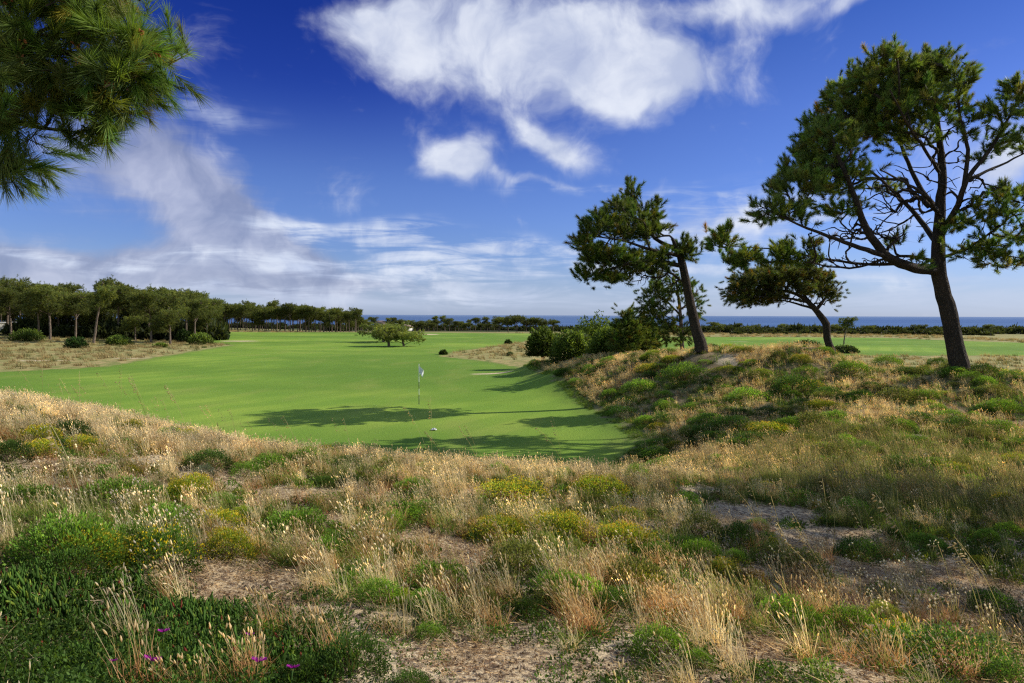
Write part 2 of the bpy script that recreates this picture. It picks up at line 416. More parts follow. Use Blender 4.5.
F = np.stack([ii * nX + jj, ii * nX + jj + 1, (ii + 1) * nX + jj + 1, (ii + 1) * nX + jj], -1).reshape(-1, 4)
fs = SD.ravel()[F].mean(1) > 0
fx = X.ravel()[F].mean(1); fy = Y.ravel()[F].mean(1)
green_poly = [G(190, 392), G(330, 372), G(470, 372), G(556, 392), G(600, 424), G(560, 452), (-1, 21.5), (-9, 24), (-20, 31)]
gr_ = (poly_sd(np.array([tuple(p) for p in green_poly]), fx, fy) > 0) & fs
def sub(name, mask, kind='structure'):
    f = F[mask]; u, inv = np.unique(f, return_inverse=True)
    me = raw_mesh(name, Vt[u], inv.reshape(f.shape), np.zeros((0, 3), np.int64), Ct[u], M_GROUND, True)
    return tag(obj(name, me), kind=kind)
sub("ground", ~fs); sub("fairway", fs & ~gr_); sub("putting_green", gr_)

# sea
m, nt, out = new_mat("sea_water"); g = NT(nt)
pos = g.n("ShaderNodeNewGeometry").outputs["Position"]
mp = g.n("ShaderNodeMapping"); mp.inputs["Scale"].default_value = (.0012, .006, 1); g.l(pos, mp.inputs[0])
n1 = g.noise(mp.outputs[0], 1, 5, .6)
mp2 = g.n("ShaderNodeMapping"); mp2.inputs["Scale"].default_value = (.05, .12, 1); g.l(pos, mp2.inputs[0])
n2 = g.noise(mp2.outputs[0], 1, 5, .65)
c = g.mix(g.ramp(n1, .35, .65), (.050, .115, .27), (.085, .165, .33))
c = g.mix(g.ramp(n2, .68, .78, 0, .5), c, (.3, .38, .5))
dl = g.n('ShaderNodeVectorMath', operation='LENGTH'); g.l(pos, dl.inputs[0]); c = g.mix(g.ramp(dl.outputs[1], 800, 16000, 0, .75), c, (.19, .27, .42))  # horizon haze painted into the water colour, paler with distance
p = g.n("ShaderNodeBsdfPrincipled"); g.l(c, p.inputs["Base Color"]); p.inputs["Roughness"].default_value = .45; p.inputs["Specular IOR Level"].default_value = .12
g.l(g.bump(n2, .5, 1.0), p.inputs["Normal"]); g.l(p.outputs[0], out.inputs[0])
M_SEA = m
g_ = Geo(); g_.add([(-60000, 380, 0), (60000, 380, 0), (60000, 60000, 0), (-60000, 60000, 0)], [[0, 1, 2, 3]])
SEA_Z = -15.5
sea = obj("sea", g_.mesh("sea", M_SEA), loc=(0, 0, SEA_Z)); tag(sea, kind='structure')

# ------------------------------------------------------------------ pine trees
def tuft_template(n, L, nl, w, spread=(25, 70), ca=(.03, .06, .015), cb=(.07, .12, .03), segs=1, curve=.15):
    g = Geo(); t = R.uniform(0, 1, n) ** .8
    a = np.radians(R.uniform(*spread, n)) * (1.15 - .65 * t); ph = R.uniform(0, 2 * PI, n)
    d = np.stack([np.sin(a) * np.cos(ph), np.sin(a) * np.sin(ph), np.cos(a)], -1)
    base = np.stack([np.zeros(n), np.zeros(n), t * L], -1)
    k = R.uniform(.75, 1.2, (n, 1))
    strips(g, base, d, nl * R.uniform(.7, 1.1, n), w, np.array([[0, 0, curve]]) * np.ones((n, 1)) + R.normal(0, .06, (n, 3)), segs, np.array(ca) * k, np.array(cb) * k)
    return g.arrays()
def skeleton_tree(limbs, tips, wood, step=.35, tip_r=.014, seed_bend=.14, barksides=9, rough=.05, maxr=.8):
    """limbs: list of (pts, radii); tips: (n,3). Adds tubes to `wood`; returns directions of twigs at tips"""
    N = []; Dn = []; Ln = []; Rl = []; par = []
    for li, (pts, rad) in enumerate(limbs):
        q, r = catmull(pts, rad, step)
        q[1:-1] += R.normal(0, step * .035, (len(q) - 2, 3))
        tube(wood, q, r, barksides if r[0] > .12 else 6, rough=rough)
        dd = unit(np.gradient(q, axis=0)); L0 = 0 if li == 0 else Ln[int(np.argmin(np.linalg.norm(np.array(N) - q[0], axis=1)))]
        base = len(N)
        p0 = -1 if li == 0 else int(np.argmin(np.linalg.norm(np.array(N) - q[0], axis=1)))
        for i in range(len(q)):
            N.append(q[i]); Dn.append(dd[i]); Ln.append(L0 + i * step); Rl.append(r[i]); par.append(base + i - 1 if i else p0)
    nl = len(N); lim = np.array(N)
    dmin = np.array([np.min(np.linalg.norm(lim - t, axis=1)) for t in tips])
    order = np.argsort(dmin); cap = nl + len(tips) * 5 + 5
    A = np.zeros((cap, 3)); A[:nl] = lim; D = np.zeros((cap, 3)); D[:nl] = Dn; Lc = np.zeros(cap); Lc[:nl] = Ln
    count = nl; first = max(3, int(len(catmull(limbs[0][0], limbs[0][1], step)[0]) * .35))
    Lc[:first] += 50
    paths = []; tipdir = np.zeros((len(tips), 3))
    for ti in order:
        tp = tips[ti]; v = tp - A[:count]; dist = np.linalg.norm(v, axis=1)
        cosang = (v * D[:count]).sum(1) / np.maximum(dist, 1e-6)
        cost = dist * (1.35 - .45 * cosang) + .12 * Lc[:count]
        k = int(np.argmin(cost)); L = dist[k]; a = A[k]
        nseg = 3 if L < 1.2 else 5
        c = a + D[k] * L * .42 + R.normal(0, L * seed_bend * .3, 3); t = np.linspace(0, 1, nseg + 1)[:, None]
        q = (1 - t) ** 2 * a + 2 * t * (1 - t) * c + t * t * tp
        q[1:-1] += R.normal(0, L * .03, (nseg - 1, 3))
        dd = unit(np.gradient(q, axis=0))
        idx = [k]
        for i in range(1, nseg + 1):
            A[count] = q[i]; D[count] = dd[i]; Lc[count] = Lc[k] + L * i / nseg; par.append(idx[-1]); idx.append(count); count += 1
        paths.append((idx, q)); tipdir[ti] = dd[-1]
    cnt = np.zeros(count)
    for idx, q in paths: cnt[idx[-1]] += 1
    for i in range(count - 1, nl - 1, -1): cnt[par[i]] += cnt[i]
    for idx, q in paths:
        r = tip_r * np.maximum(cnt[idx], 1) ** .42; r[0] = r[1] * 1.05
        if idx[0] < nl: r = np.minimum(r, Rl[idx[0]] * maxr)
        r[-1] *= .6
        tube(wood, q, r, 5)
    return tipdir
TIPK = 1.0
def tree(name, label, cat, D, limbs_px, clumps_px, tuft, per_tip=5, tuft_s=(.8, 1.2), group=None, mat_bark=M_BARK, up=.5, spread=.28, bare=None, tip_r=.014, step=.35, dead=None, extra=None, base_drop=.12, rk=1.0, dk=1.0):
    limbs = []
    for lb in limbs_px:
        pts = [P(p[0], p[1], D + p[2] * dk) for p in lb]; limbs.append((np.array(pts), [p[3] * rk for p in lb]))
    b = limbs[0][0][0].copy(); b[2] = float(H(b[0], b[1])) - base_drop
    if b[2] < limbs[0][0][0][2]: limbs[0] = (np.vstack([b, limbs[0][0]]), [limbs[0][1][0] * 1.22] + list(limbs[0][1]))
    else: limbs[0][0][0][2] = b[2]
    sxy = D / FPX
    tips = []; cen = []
    for (px, row, dy, rx, ry, rd, n) in clumps_px:
        dy = dy * dk; rd = rd * dk * (1.45 if 36 < D < 38 else 1.15)
        n = int(math.ceil(n * (1.0 if 27 < D < 29 else 1.15 if 36 < D < 38 else 1.5 if 47 < D < 53 else 1.0)))
        c = P(px, row, D + dy); u = rnd_dir(n) * (R.uniform(.25, 1, (n, 1)) ** .5)
        tips.append(c + u * [rx * sxy, rd, ry * sxy]); cen.append(np.tile(c, (n, 1)))
    tips = np.concatenate(tips); cen = np.concatenate(cen); nt_ = len(tips)
    bt = np.zeros((0, 3))
    if bare:
        bt = np.concatenate([P(px, row, D + dy) + rnd_dir(n) * R.uniform(.2, 1, (n, 1)) * [rx * sxy, rd, ry * sxy] for (px, row, dy, rx, ry, rd, n) in bare])
    wood = Geo(); td = skeleton_tree(limbs, np.concatenate([tips, bt]), wood, step, tip_r)[:nt_]
    crown = Geo()
    T = np.repeat(tips, per_tip, 0); dirs = np.repeat(unit(td + unit(tips - cen) * .6 + np.array([0, 0, up])), per_tip, 0)
    k = np.arange(len(T)) % per_tip
    off = R.normal(0, spread, T.shape) * (k > 0)[:, None]; off[:, 2] *= .7
    dirs = unit(dirs + R.normal(0, .38, dirs.shape) * (k > 0)[:, None] + off * .8)
    T = T + off - dirs * .1
    zz = (T[:, 2] - T[:, 2].min()) / (np.ptp(T[:, 2]) + 1e-6)
    sh = R.uniform(.7, 1.25, (len(T), 1)) * np.array([[1, 1, 1]]) * (1 + R.normal(0, .1, (len(T), 3)))
    # a few tufts of the yellow-green new growth, some browned
    yel = R.random(len(T)) < .12; sh[yel] *= [1.6, 1.35, 1.0]
    brn = R.random(len(T)) < (dead or .05); sh[brn] *= [1.8, 1.05, .9]
    for j, tm in enumerate(tuft):
        mk = (np.arange(len(T)) % len(tuft)) == j
        bake(crown, tm, frames(dirs[mk]), R.uniform(*tuft_s, mk.sum()), T[mk], sh[mk])
    if per_tip > 1:   # little twigs carrying the side shoots
        mk = k > 0
        strips(crown, T[mk] - off[mk] * .9, unit(off[mk]), np.linalg.norm(off[mk], axis=1), .014, np.zeros((mk.sum(), 3)), 1, (.07, .05, .035), (.08, .06, .04))
    e = empty(name, b + [0, 0, base_drop]); o0 = np.array(e.location)
    tag(e, label, cat, group)
    obj("trunk", wood.mesh("trunk", mat_bark, o0, True), e)
    obj("crown", crown.mesh("crown", M_NEEDLE, o0), e)
    if extra: extra(e, tips, td, o0)
    return e

TF = [tuft_template(105, .24, .14, .0125, (22, 92), (.065, .105, .026), (.20, .275, .055)) for _ in range(4)]
# the big pine
tree("pine_tree", "tall dark green pine with thick leaning trunk and long bare lower limbs", "pine tree", 28.0,
     [[(961, 370, 0, .50), (955, 345, 0, .44), (947, 305, 0, .39), (938, 266, 0, .36), (940, 215, .1, .26), (942, 170, .2, .20), (938, 125, .3, .13), (931, 84, .4, .06)],
      [(939, 270, 0, .3), (915, 268, -.5, .25), (887, 256, -1, .22), (866, 228, -1.3, .17), (852, 190, -1.5, .12), (836, 150, -1.6, .08), (826, 112, -1.6, .04)],
      [(887, 256, -1, .14), (860, 248, -1.6, .11), (828, 236, -2, .08), (798, 224, -2.2, .05), (772, 212, -2.3, .03)],
      [(939, 268, 0, .13), (905, 264, .6, .11), (862, 264, 1.0, .08), (820, 258, 1.3, .06), (778, 250, 1.4, .045), (730, 246, 1.4, .025)],
      [(938, 262, 0, .10), (900, 256, .2, .08), (850, 268, .4, .06), (805, 262, .2, .035)],
      [(940, 236, 0, .17), (958, 205, -.6, .14), (966, 180, -.9, .12), (990, 150, -1.0, .09), (1008, 118, -1.0, .06), (1026, 84, -1.0, .03)],
      [(964, 185, -.8, .11), (968, 150, -1.0, .09), (960, 118, -1.2, .07), (958, 78, -1.3, .03)],
      [(940, 258, 0, .1), (970, 246, -.5, .07), (1000, 226, -1, .05), (1024, 205, -1.2, .03)],
      [(966, 180, -.9, .09), (1000, 165, -.4, .06), (1035, 148, 0, .03)],
      [(941, 214, 0, .17), (922, 190, 1, .13), (905, 155, 1.6, .1), (893, 118, 1.9, .07), (880, 80, 2.1, .03)],
      [(938, 244, 0, .16), (915, 214, 1.2, .12), (888, 186, 2.2, .09), (858, 160, 2.9, .05)],
      [(942, 176, .2, .1), (925, 150, -.9, .08), (905, 120, -1.8, .06), (890, 90, -2.4, .03)],
      [(940, 215, 0, .1), (925, 195, -1.4, .08), (900, 180, -2.6, .05), (880, 170, -3.4, .03)]],
     [(868, 88, 0, 32, 24, 1.6, 62), (905, 78, .5, 34, 20, 1.7, 70), (938, 80, 0, 24, 18, 1.2, 34), (885, 70, -1.2, 26, 14, .9, 26), (850, 122, .6, 34, 24, 1.6, 66), (890, 118, 0, 34, 22, 2.0, 70), (830, 145, -1, 28, 22, 1.2, 44), (812, 165, .6, 26, 20, 1.1, 36),
      (796, 188, -1.3, 22, 16, .9, 26), (840, 182, -.4, 30, 14, 1.4, 28), (765, 212, -2.2, 12, 9, .5, 9), (795, 214, -2, 20, 8, .6, 12), (850, 208, -1.4, 26, 8, .8, 10), (925, 128, 0, 26, 22, 1.8, 30), (958, 96, -1.1, 12, 22, .6, 16),
      (968, 130, -1, 8, 14, .4, 5), (1004, 112, -1, 17, 13, .6, 14), (1020, 88, -1, 11, 14, .5, 10), (1000, 142, -.8, 16, 10, .6, 8), (985, 158, -.7, 14, 6, .5, 4), (1036, 140, 0, 18, 20, .6, 12), (1050, 100, -.8, 20, 24, .8, 16), (985, 214, -1, 24, 10, .8, 16), (1010, 234, -1.2, 22, 12, .8, 15), (1008, 260, -1, 20, 9, .7, 10), (975, 252, -.6, 18, 8, .6, 9), (1014, 196, -1.1, 18, 10, .6, 12), (955, 230, -.4, 14, 10, .6, 5),
      (895, 190, 2.4, 20, 9, .6, 6), (905, 240, 0, 14, 6, .5, 3), (915, 262, -1.0, 14, 6, .5, 0 + 2),
      (722, 246, 1.4, 12, 11, .5, 12), (745, 256, 1.3, 16, 7, .6, 13), (775, 258, 1.3, 18, 7, .7, 11), (722, 240, 1.4, 7, 10, .4, 7), (735, 262, 1.3, 10, 8, .5, 8), (800, 250, 1.0, 24, 7, .8, 14), (812, 262, 1.0, 18, 5, .6, 7), (815, 130, 1.5, 14, 14, .7, 10), (925, 66, 0, 12, 6, .5, 6)],
     TF, 6, (1.0, 1.55), up=1.1, spread=.19, tip_r=.017, rk=.78, dk=1.25,
     bare=[(900, 200, 0, 65, 40, 2.2, 190), (860, 235, -.8, 55, 16, 1.2, 110), (985, 200, -.8, 34, 30, 1.0, 100), (870, 262, .6, 80, 9, .9, 80), (985, 245, -.6, 30, 20, .8, 70), (950, 150, 0, 40, 40, 1.2, 60)])
# the leaning pine on the mound
tree("pine_tree", "leaning pine with bare trunk and crown swept left, on the crest of the mound", "pine tree", 37.0,
     [[(701, 348, 0, .50), (694, 320, 0, .36), (688, 292, 0, .32), (682, 264, 0, .29), (677, 250, 0, .2), (672, 238, 0, .1)],
      [(683, 266, 0, .18), (662, 262, -.4, .15), (636, 262, -.8, .11), (608, 270, -1, .07), (590, 276, -1, .03)],
      [(677, 250, 0, .17), (655, 238, .6, .13), (642, 215, .9, .09), (634, 194, 1, .04)],
      [(680, 256, 0, .15), (652, 250, -.9, .11), (620, 240, -1.3, .07), (588, 236, -1.4, .03)],
      [(678, 254, 0, .12), (655, 252, 1.3, .09), (625, 250, 1.9, .06), (600, 240, 2.1, .03)],
      [(681, 258, 0, .1), (690, 248, -.2, .06), (695, 240, -.3, .03)]],
     [(584, 240, -1, 9, 9, .6, 11), (598, 226, -.8, 13, 9, .8, 17), (590, 254, -1, 11, 6, .7, 9), (620, 212, .2, 14, 10, 1.0, 20), (632, 200, .8, 8, 9, .6, 9), (628, 230, 0, 20, 10, 1.4, 26), (655, 212, .8, 4, 12, .4, 8), (646, 218, .6, 7, 9, .6, 8), (652, 234, .5, 12, 8, 1.0, 13), (606, 258, -.5, 18, 8, 1.2, 20), (635, 262, -.4, 20, 8, 1.2, 20),
      (658, 258, 0, 14, 6, .9, 12), (660, 271, 0, 11, 5, .7, 7), (592, 275, -.8, 14, 5, .7, 11), (616, 279, -.6, 16, 5, .8, 12), (685, 244, -.2, 5, 7, .3, 6), (688, 254, 0, 4, 5, .2, 3), (630, 189, 1, 3, 6, .3, 4), (676, 252, 0, 6, 5, .4, 4)],
     TF, 6, (1.2, 1.75), up=1.1, spread=.22, tip_r=.016, rk=.72, dk=1.6, bare=[(640, 278, -.5, 34, 9, 1.0, 50), (672, 282, 0, 12, 14, .5, 16), (610, 250, 0, 24, 24, 1.2, 30)])
# the windswept tree
tree("windswept_pine", "low windswept pine with a flat brownish crown blown left over a crooked bare trunk", "pine tree", 34.0,
     [[(831, 350, 0, .27), (827, 338, 0, .23), (826, 324, 0, .25), (817, 312, 0, .2), (806, 300, -.1, .14), (790, 292, -.2, .09), (765, 288, -.2, .04)],
      [(816, 311, 0, .14), (824, 300, .3, .09), (832, 288, .4, .04)], [(812, 306, 0, .12), (800, 290, .7, .08), (778, 276, 1.1, .04)],
      [(808, 302, 0, .11), (785, 298, -.7, .07), (750, 296, -.9, .03)], [(814, 309, 0, .1), (790, 302, .5, .06), (765, 299, .6, .03)]],
     [(738, 293, -.3, 13, 9, .9, 34), (752, 281, 0, 18, 9, 1.2, 46), (775, 274, .2, 22, 8, 1.5, 54), (800, 273, .2, 20, 8, 1.4, 48), (820, 281, .2, 13, 10, 1.0, 34), (829, 293, .2, 8, 9, .8, 18), (765, 296, 0, 20, 6, 1.2, 36), (785, 287, 0, 26, 9, 1.5, 50), (745, 302, -.2, 10, 4, .5, 8), (808, 290, 0, 12, 5, .8, 10)],
     [tuft_template(80, .2, .13, .013, (25, 80), (.08, .095, .03), (.16, .20, .055)) for _ in range(3)], 7, (.8, 1.25), up=.35, spread=.2, tip_r=.012, rk=.74, step=.25, dead=.10,
     bare=[(790, 300, 0, 36, 6, .9, 60), (820, 300, 0, 12, 8, .6, 18)])
# slim pine behind the leaning one
tree("slim_pine", "slim pale trunked pine standing behind the trunk of the leaning pine", "pine tree", 48.0,
     [[(682, 350, 0, .16), (681, 325, 0, .13), (679, 300, 0, .1), (676, 280, 0, .05)], [(680, 315, 0, .08), (665, 300, .5, .05), (650, 292, .7, .02)], [(680, 310, 0, .07), (692, 300, -.5, .04), (697, 290, -.6, .02)]],
     [(668, 286, 0, 16, 8, 1.3, 20), (655, 298, 0, 13, 9, 1.1, 18), (648, 312, 0, 10, 9, .9, 13), (664, 318, 0, 12, 9, .9, 12), (690, 290, 0, 9, 8, .9, 11), (694, 306, 0, 7, 10, .8, 8), (672, 335, 0, 14, 9, .9, 12), (685, 330, 0, 8, 9, .8, 7)],
     TF, 5, (1.1, 1.7), mat_bark=M_BARK_PALE, up=.4, spread=.35)
# two young dense pines to its left
for (px, D, hpx, lab) in [(628, 50, 41, "dense upright young pine between the rounded bushes and the slim pine"), (645, 52, 34, "shorter bushy young pine at the foot of the slim pine")]:
    tree("young_pine", lab, "pine tree", D, [[(px, 352, 0, .13), (px + 1, 335, 0, .1), (px - 1, 352 - hpx, 0, .03)]],
         [(px, 352 - hpx * .85, 0, 5, 6, .5, 10), (px - 4, 352 - hpx * .6, 0, 9, 8, .9, 18), (px + 5, 352 - hpx * .55, 0, 9, 9, .9, 18), (px, 352 - hpx * .3, 0, 14, 9, 1.2, 26), (px - 5, 352 - hpx * .12, 0, 12, 6, 1.1, 16)],
         TF, 5, (1.1, 1.7), up=.7, spread=.33)

# the near pine whose branch hangs in at the top left
NT1 = [tuft_template(120, .25, .155, .0048, (14, 62), (.05, .09, .02), (.17, .25, .05), 3, .12) for _ in range(4)]
def near_extra(e, tips, td, o0):
    cones = Geo(); shoots = Geo()
    sel = R.permutation(len(tips))
    for i in sel[:90]:
        n = 14; d = rnd_dir(n); c = tips[i] + td[i] * R.uniform(-.05, .12)
        a = unit(td[i]); t = R.uniform(0, .06, (n, 1))
        spindles(cones, c + a * t + d * .004, unit(d + a * .5), .030, .015, (.30, .10, .04), (.50, .20, .08), 5)
    for i in sel[95:140]:
        n = 3; c = np.tile(tips[i] + td[i] * .1, (n, 1)); d = unit(td[i] * .6 + np.array([0, 0, 1.0]) + R.normal(0, .25, (n, 3)))
        L = R.uniform(.06, .13, n); spindles(shoots, c, d, L, .012, (.16, .20, .04), (.30, .34, .09), 5)
        for q in range(n):
            m_ = 26; t = R.uniform(.1, 1, (m_, 1)); r_ = rnd_dir(m_)
            strips(shoots, c[q] + d[q] * L[q] * t, unit(d[q] + r_ * .5), R.uniform(.02, .05, m_), .003, np.zeros((m_, 3)), 1, (.14, .20, .03), (.26, .34, .07))
    obj("cone", cones.mesh("cone", M_LEAF, o0), e)["kind"] = "stuff"
    obj("shoot", shoots.mesh("shoot", M_LEAF, o0), e)["kind"] = "stuff"
def near_limb(pts): return pts
tree("pine_tree", "near pine with long needles and reddish cones hanging into the top left corner", "pine tree", 4.6,
     [[(-560, 700, .4, .24), (-540, 420, .3, .21), (-500, 150, .2, .19), (-470, -80, .1, .16), (-450, -320, 0, .1), (-440, -480, 0, .05)],
      [(-490, 100, .2, .1), (-330, 20, .1, .075), (-160, 20, 0, .055), (-40, 35, 0, .036), (50, 50, 0, .024), (120, 62, .05, .012)],
      [(-330, 20, .1, .06), (-200, 60, .2, .04), (-90, 95, .2, .03), (0, 120, .15, .02), (60, 130, .1, .010)],
      [(-470, -80, .1, .08), (-300, -100, .1, .06), (-140, -80, .1, .045), (-20, -60, 0, .03), (80, -30, 0, .018), (140, 0, 0, .010)],
      [(-90, 95, .2, .025), (-50, 140, 0, .018), (-15, 160, -.1, .012), (10, 172, -.1, .008)]],
     [(144, 60, 0, 17, 18, .28, 18), (130, 84, 0, 20, 14, .3, 17), (112, 40, .1, 26, 20, .35, 18), (138, 34, 0, 16, 14, .3, 9), (100, 108, 0, 22, 16, .3, 14), (75, 70, 0, 34, 24, .4, 22), (60, 118, 0, 26, 18, .35, 12), (40, 38, 0, 34, 26, .4, 20), (85, 12, 0, 30, 16, .35, 15),
      (30, 85, 0, 26, 20, .4, 15), (10, 130, 0, 22, 20, .35, 13), (15, 160, 0, 22, 14, .3, 14), (82, 130, 0, 14, 7, .2, 5), (0, 60, 0, 30, 40, .4, 18), (20, 0, 0, 40, 20, .4, 18), (120, -10, 0, 20, 12, .3, 8), (-60, 100, 0, 50, 60, .5, 34), (-60, 0, 0, 60, 50, .5, 34), (60, -50, 0, 80, 30, .5, 26),
      (-200, 40, 0, 90, 60, .6, 30), (-200, -120, 0, 120, 70, .8, 40), (-420, -350, 0, 160, 120, 1.1, 50), (-560, -200, 0, 120, 120, 1.0, 40)],
     NT1, 2, (.62, .95), up=.12, spread=.08, tip_r=.0035, step=.12, bare=[(60, 100, 0, 50, 34, .25, 26)], extra=near_extra)

# pines outside the right edge, whose shadows cross the right foreground
def side_pine(label, x, y, h, rad, n, zc=.72, zr=.27, l0=.42, dl=.07):
    z = float(H(x, y)); limbs = [(np.array([(x, y, z - .1), (x - .2, y, z + h * .3), (x - .5, y, z + h * .6), (x - .7, y, z + h * .92)]), [.4, .3, .22, .08])]
    for k in range(7):
        a = k * 2.4; hh = z + h * (l0 + dl * k)
        limbs.append((np.array([(x - .4, y, hh), (x - .4 + math.cos(a) * rad * .5, y + math.sin(a) * rad * .5, hh + .6), (x - .4 + math.cos(a) * rad * .85, y + math.sin(a) * rad * .85, hh + 1.1)]), [.13, .08, .03]))
    d = rnd_dir(n); tips = np.array([x - .5, y, z + h * zc]) + d * [rad, rad, h * zr] * R.uniform(.4, 1, (n, 1)) ** .5
    wood = Geo(); td = skeleton_tree(limbs, tips, wood, .5, .014)
    crown = Geo(); T = np.repeat(tips, 6, 0) + R.normal(0, .35, (n * 6, 3)); dirs = unit(np.repeat(td, 6, 0) + R.normal(0, .5, (n * 6, 3)) + [0, 0, .4])
    bake(crown, TF[0], frames(dirs), R.uniform(1.1, 1.6, len(T)), T, R.uniform(.7, 1.2, (len(T), 1)) * np.ones((1, 3)))
    e = empty("pine_tree", (x, y, z)); tag(e, label, "pine tree")
    obj("trunk", wood.mesh("trunk", M_BARK, (x, y, z), True), e); obj("crown", crown.mesh("crown", M_NEEDLE, (x, y, z)), e)
side_pine("pine just past the right edge shading the hollow", 20.6, 13.2, 11.5, 4.6, 330)

# ------------------------------------------------------------------ woods: pine kinds copied as individuals
FT = [tuft_template(22, .4, .40, .06, (20, 95), (.095, .13, .032), (.26, .31, .075)) for _ in range(3)]
def wood_pine(h, crown_w, crown_h, ntip, lean, seed, flat=False, n_lobe=6, dark=1.0, pt=5):
    n_lobe += 4
    """prototype meshes of a pine standing at the origin: (trunk mesh, crown mesh)"""
    top = np.array([lean * h, 0, h]); limbs = [(np.array([(0, 0, -.3), (lean * h * .25, .1, h * .35), (lean * h * .6, -.1, h * .68), (lean * h, 0, h * .93)]), [.24, .18, .13, .05])]
    lob = []
    for k in range(n_lobe):
        a = R.uniform(0, 2 * PI); rr = crown_w * .5 * R.uniform(.3, .95); zz = h - crown_h * R.uniform(.15, .85)
        c = np.array([lean * zz + math.cos(a) * rr, math.sin(a) * rr, zz]); lob.append(c)
        z0 = zz - R.uniform(.6, 1.4); limbs.append((np.array([(lean * z0 * .9, 0, z0), (lean * zz + math.cos(a) * rr * .5, math.sin(a) * rr * .5, (z0 + zz) / 2 + .1), c]), [.09, .06, .03]))
    lob.append(np.array([lean * h, 0, h - crown_h * .25])); lob.append(np.array([lean * h * .9, 0, h - crown_h * .55]))
    lob = np.array(lob); li = R.integers(0, len(lob), ntip)
    s = np.array([crown_w * .21, crown_w * .21, crown_h * .11])
    tips = lob[li] + rnd_dir(ntip) * s * R.uniform(.3, 1, (ntip, 1)) ** .5
    wood = Geo(); td = skeleton_tree(limbs, tips[::3], wood, .7, .022)
    crown = Geo(); out_ = unit(tips - lob[li])
    T = np.repeat(tips, pt, 0) + R.normal(0, .22, (ntip * pt, 3)); dirs = unit(np.repeat(out_, pt, 0) * .6 + [0, 0, .55] + R.normal(0, .45, (ntip * pt, 3)))
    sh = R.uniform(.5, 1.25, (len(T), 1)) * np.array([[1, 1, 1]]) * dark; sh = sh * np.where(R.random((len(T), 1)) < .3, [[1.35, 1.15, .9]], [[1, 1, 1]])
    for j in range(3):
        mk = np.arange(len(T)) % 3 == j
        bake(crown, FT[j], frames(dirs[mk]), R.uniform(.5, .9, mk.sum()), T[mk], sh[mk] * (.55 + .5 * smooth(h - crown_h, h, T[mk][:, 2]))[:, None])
    return wood.mesh("trunk", M_BARK_PALE, smooth_=True), crown.mesh("crown", M_NEEDLE)
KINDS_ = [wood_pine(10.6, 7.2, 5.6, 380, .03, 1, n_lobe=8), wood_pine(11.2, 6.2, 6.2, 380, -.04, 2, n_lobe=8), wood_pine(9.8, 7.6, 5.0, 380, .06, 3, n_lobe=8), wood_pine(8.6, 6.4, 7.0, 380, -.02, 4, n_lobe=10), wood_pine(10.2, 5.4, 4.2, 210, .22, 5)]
ROUND = [wood_pine(6.0, 6.6, 3.6, 230, .05, 6, n_lobe=8, dark=.9), wood_pine(5.2, 7.0, 3.2, 230, -.1, 7, n_lobe=8, dark=.9)]
def place_pine(kind, x, y, s, rz, label, group, name="pine_tree", sz=1.0, cat="pine tree"):
    z = float(H0(x, y)); e = empty(name, (x, y, z)); e.rotation_euler = (0, 0, rz); e.scale = (s, s, s * sz)
    tag(e, label, cat, group)
    obj("trunk", kind[0], e); obj("crown", kind[1], e)
    return e
GW = "pines of the wood on the left"
front = [(-14, 128, 1.0, 0, "pine at the left picture edge with a bare trunk"), (11, 124, .98, 1, "second pine from the left edge of the wood"), (38, 120, .97, 0, "pine with a straight pale trunk just left of the first round bush"), (50, 117, 1.04, 1, "tall slender pine rising right of the large round bush"),
         (75, 122, .96, 2, "pine with a broad crown above the small dark bush"), (93, 112, .92, 4, "pine with a pale trunk leaning to the right in the middle of the left wood"), (118, 130, 1.06, 0, "tall pine with a tiered crown in the middle of the left wood"), (135, 124, .72, 3, "low bushy pine growing to the ground in the left wood"),
         (151, 118, 1.02, 1, "pine with twin looking trunks and a high dense crown"), (170, 112, .78, 3, "short pine with a dark trunk at the front of the left wood"), (186, 124, 1.0, 0, "round topped pine second from the right end of the left wood"), (194, 120, .86, 2, "pine with a pale crown at the right end of the left wood"), (207, 128, .84, 3, "last pine of the left wood, its green crown low over the turf")]
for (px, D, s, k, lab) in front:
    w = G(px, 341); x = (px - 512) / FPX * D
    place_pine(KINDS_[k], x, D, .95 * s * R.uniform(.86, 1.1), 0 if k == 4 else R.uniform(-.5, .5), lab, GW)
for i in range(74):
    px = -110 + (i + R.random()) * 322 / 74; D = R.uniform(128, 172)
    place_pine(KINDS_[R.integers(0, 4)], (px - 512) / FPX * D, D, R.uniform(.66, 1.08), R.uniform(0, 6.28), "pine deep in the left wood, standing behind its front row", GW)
GF = "pines of the far wood beyond the fairway"
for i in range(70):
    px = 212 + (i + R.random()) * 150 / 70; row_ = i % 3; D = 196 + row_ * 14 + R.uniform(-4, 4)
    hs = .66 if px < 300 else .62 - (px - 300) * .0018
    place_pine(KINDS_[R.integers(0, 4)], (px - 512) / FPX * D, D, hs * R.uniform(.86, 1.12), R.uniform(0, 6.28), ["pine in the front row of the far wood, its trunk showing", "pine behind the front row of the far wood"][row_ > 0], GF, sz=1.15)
for i in range(56):
    px = 345 + (i + R.random()) * 155 / 56; D = 290 + R.uniform(-14, 40)
    place_pine(KINDS_[R.integers(0, 4)] if i % 2 else ROUND[i // 2 % 2], (px - 512) / FPX * D, D, R.uniform(.42, .66) * (1 if i % 2 else 1.25), R.uniform(0, 6.28), "small dark pine in the belt between the fairway and the sea", "pines of the belt before the sea")
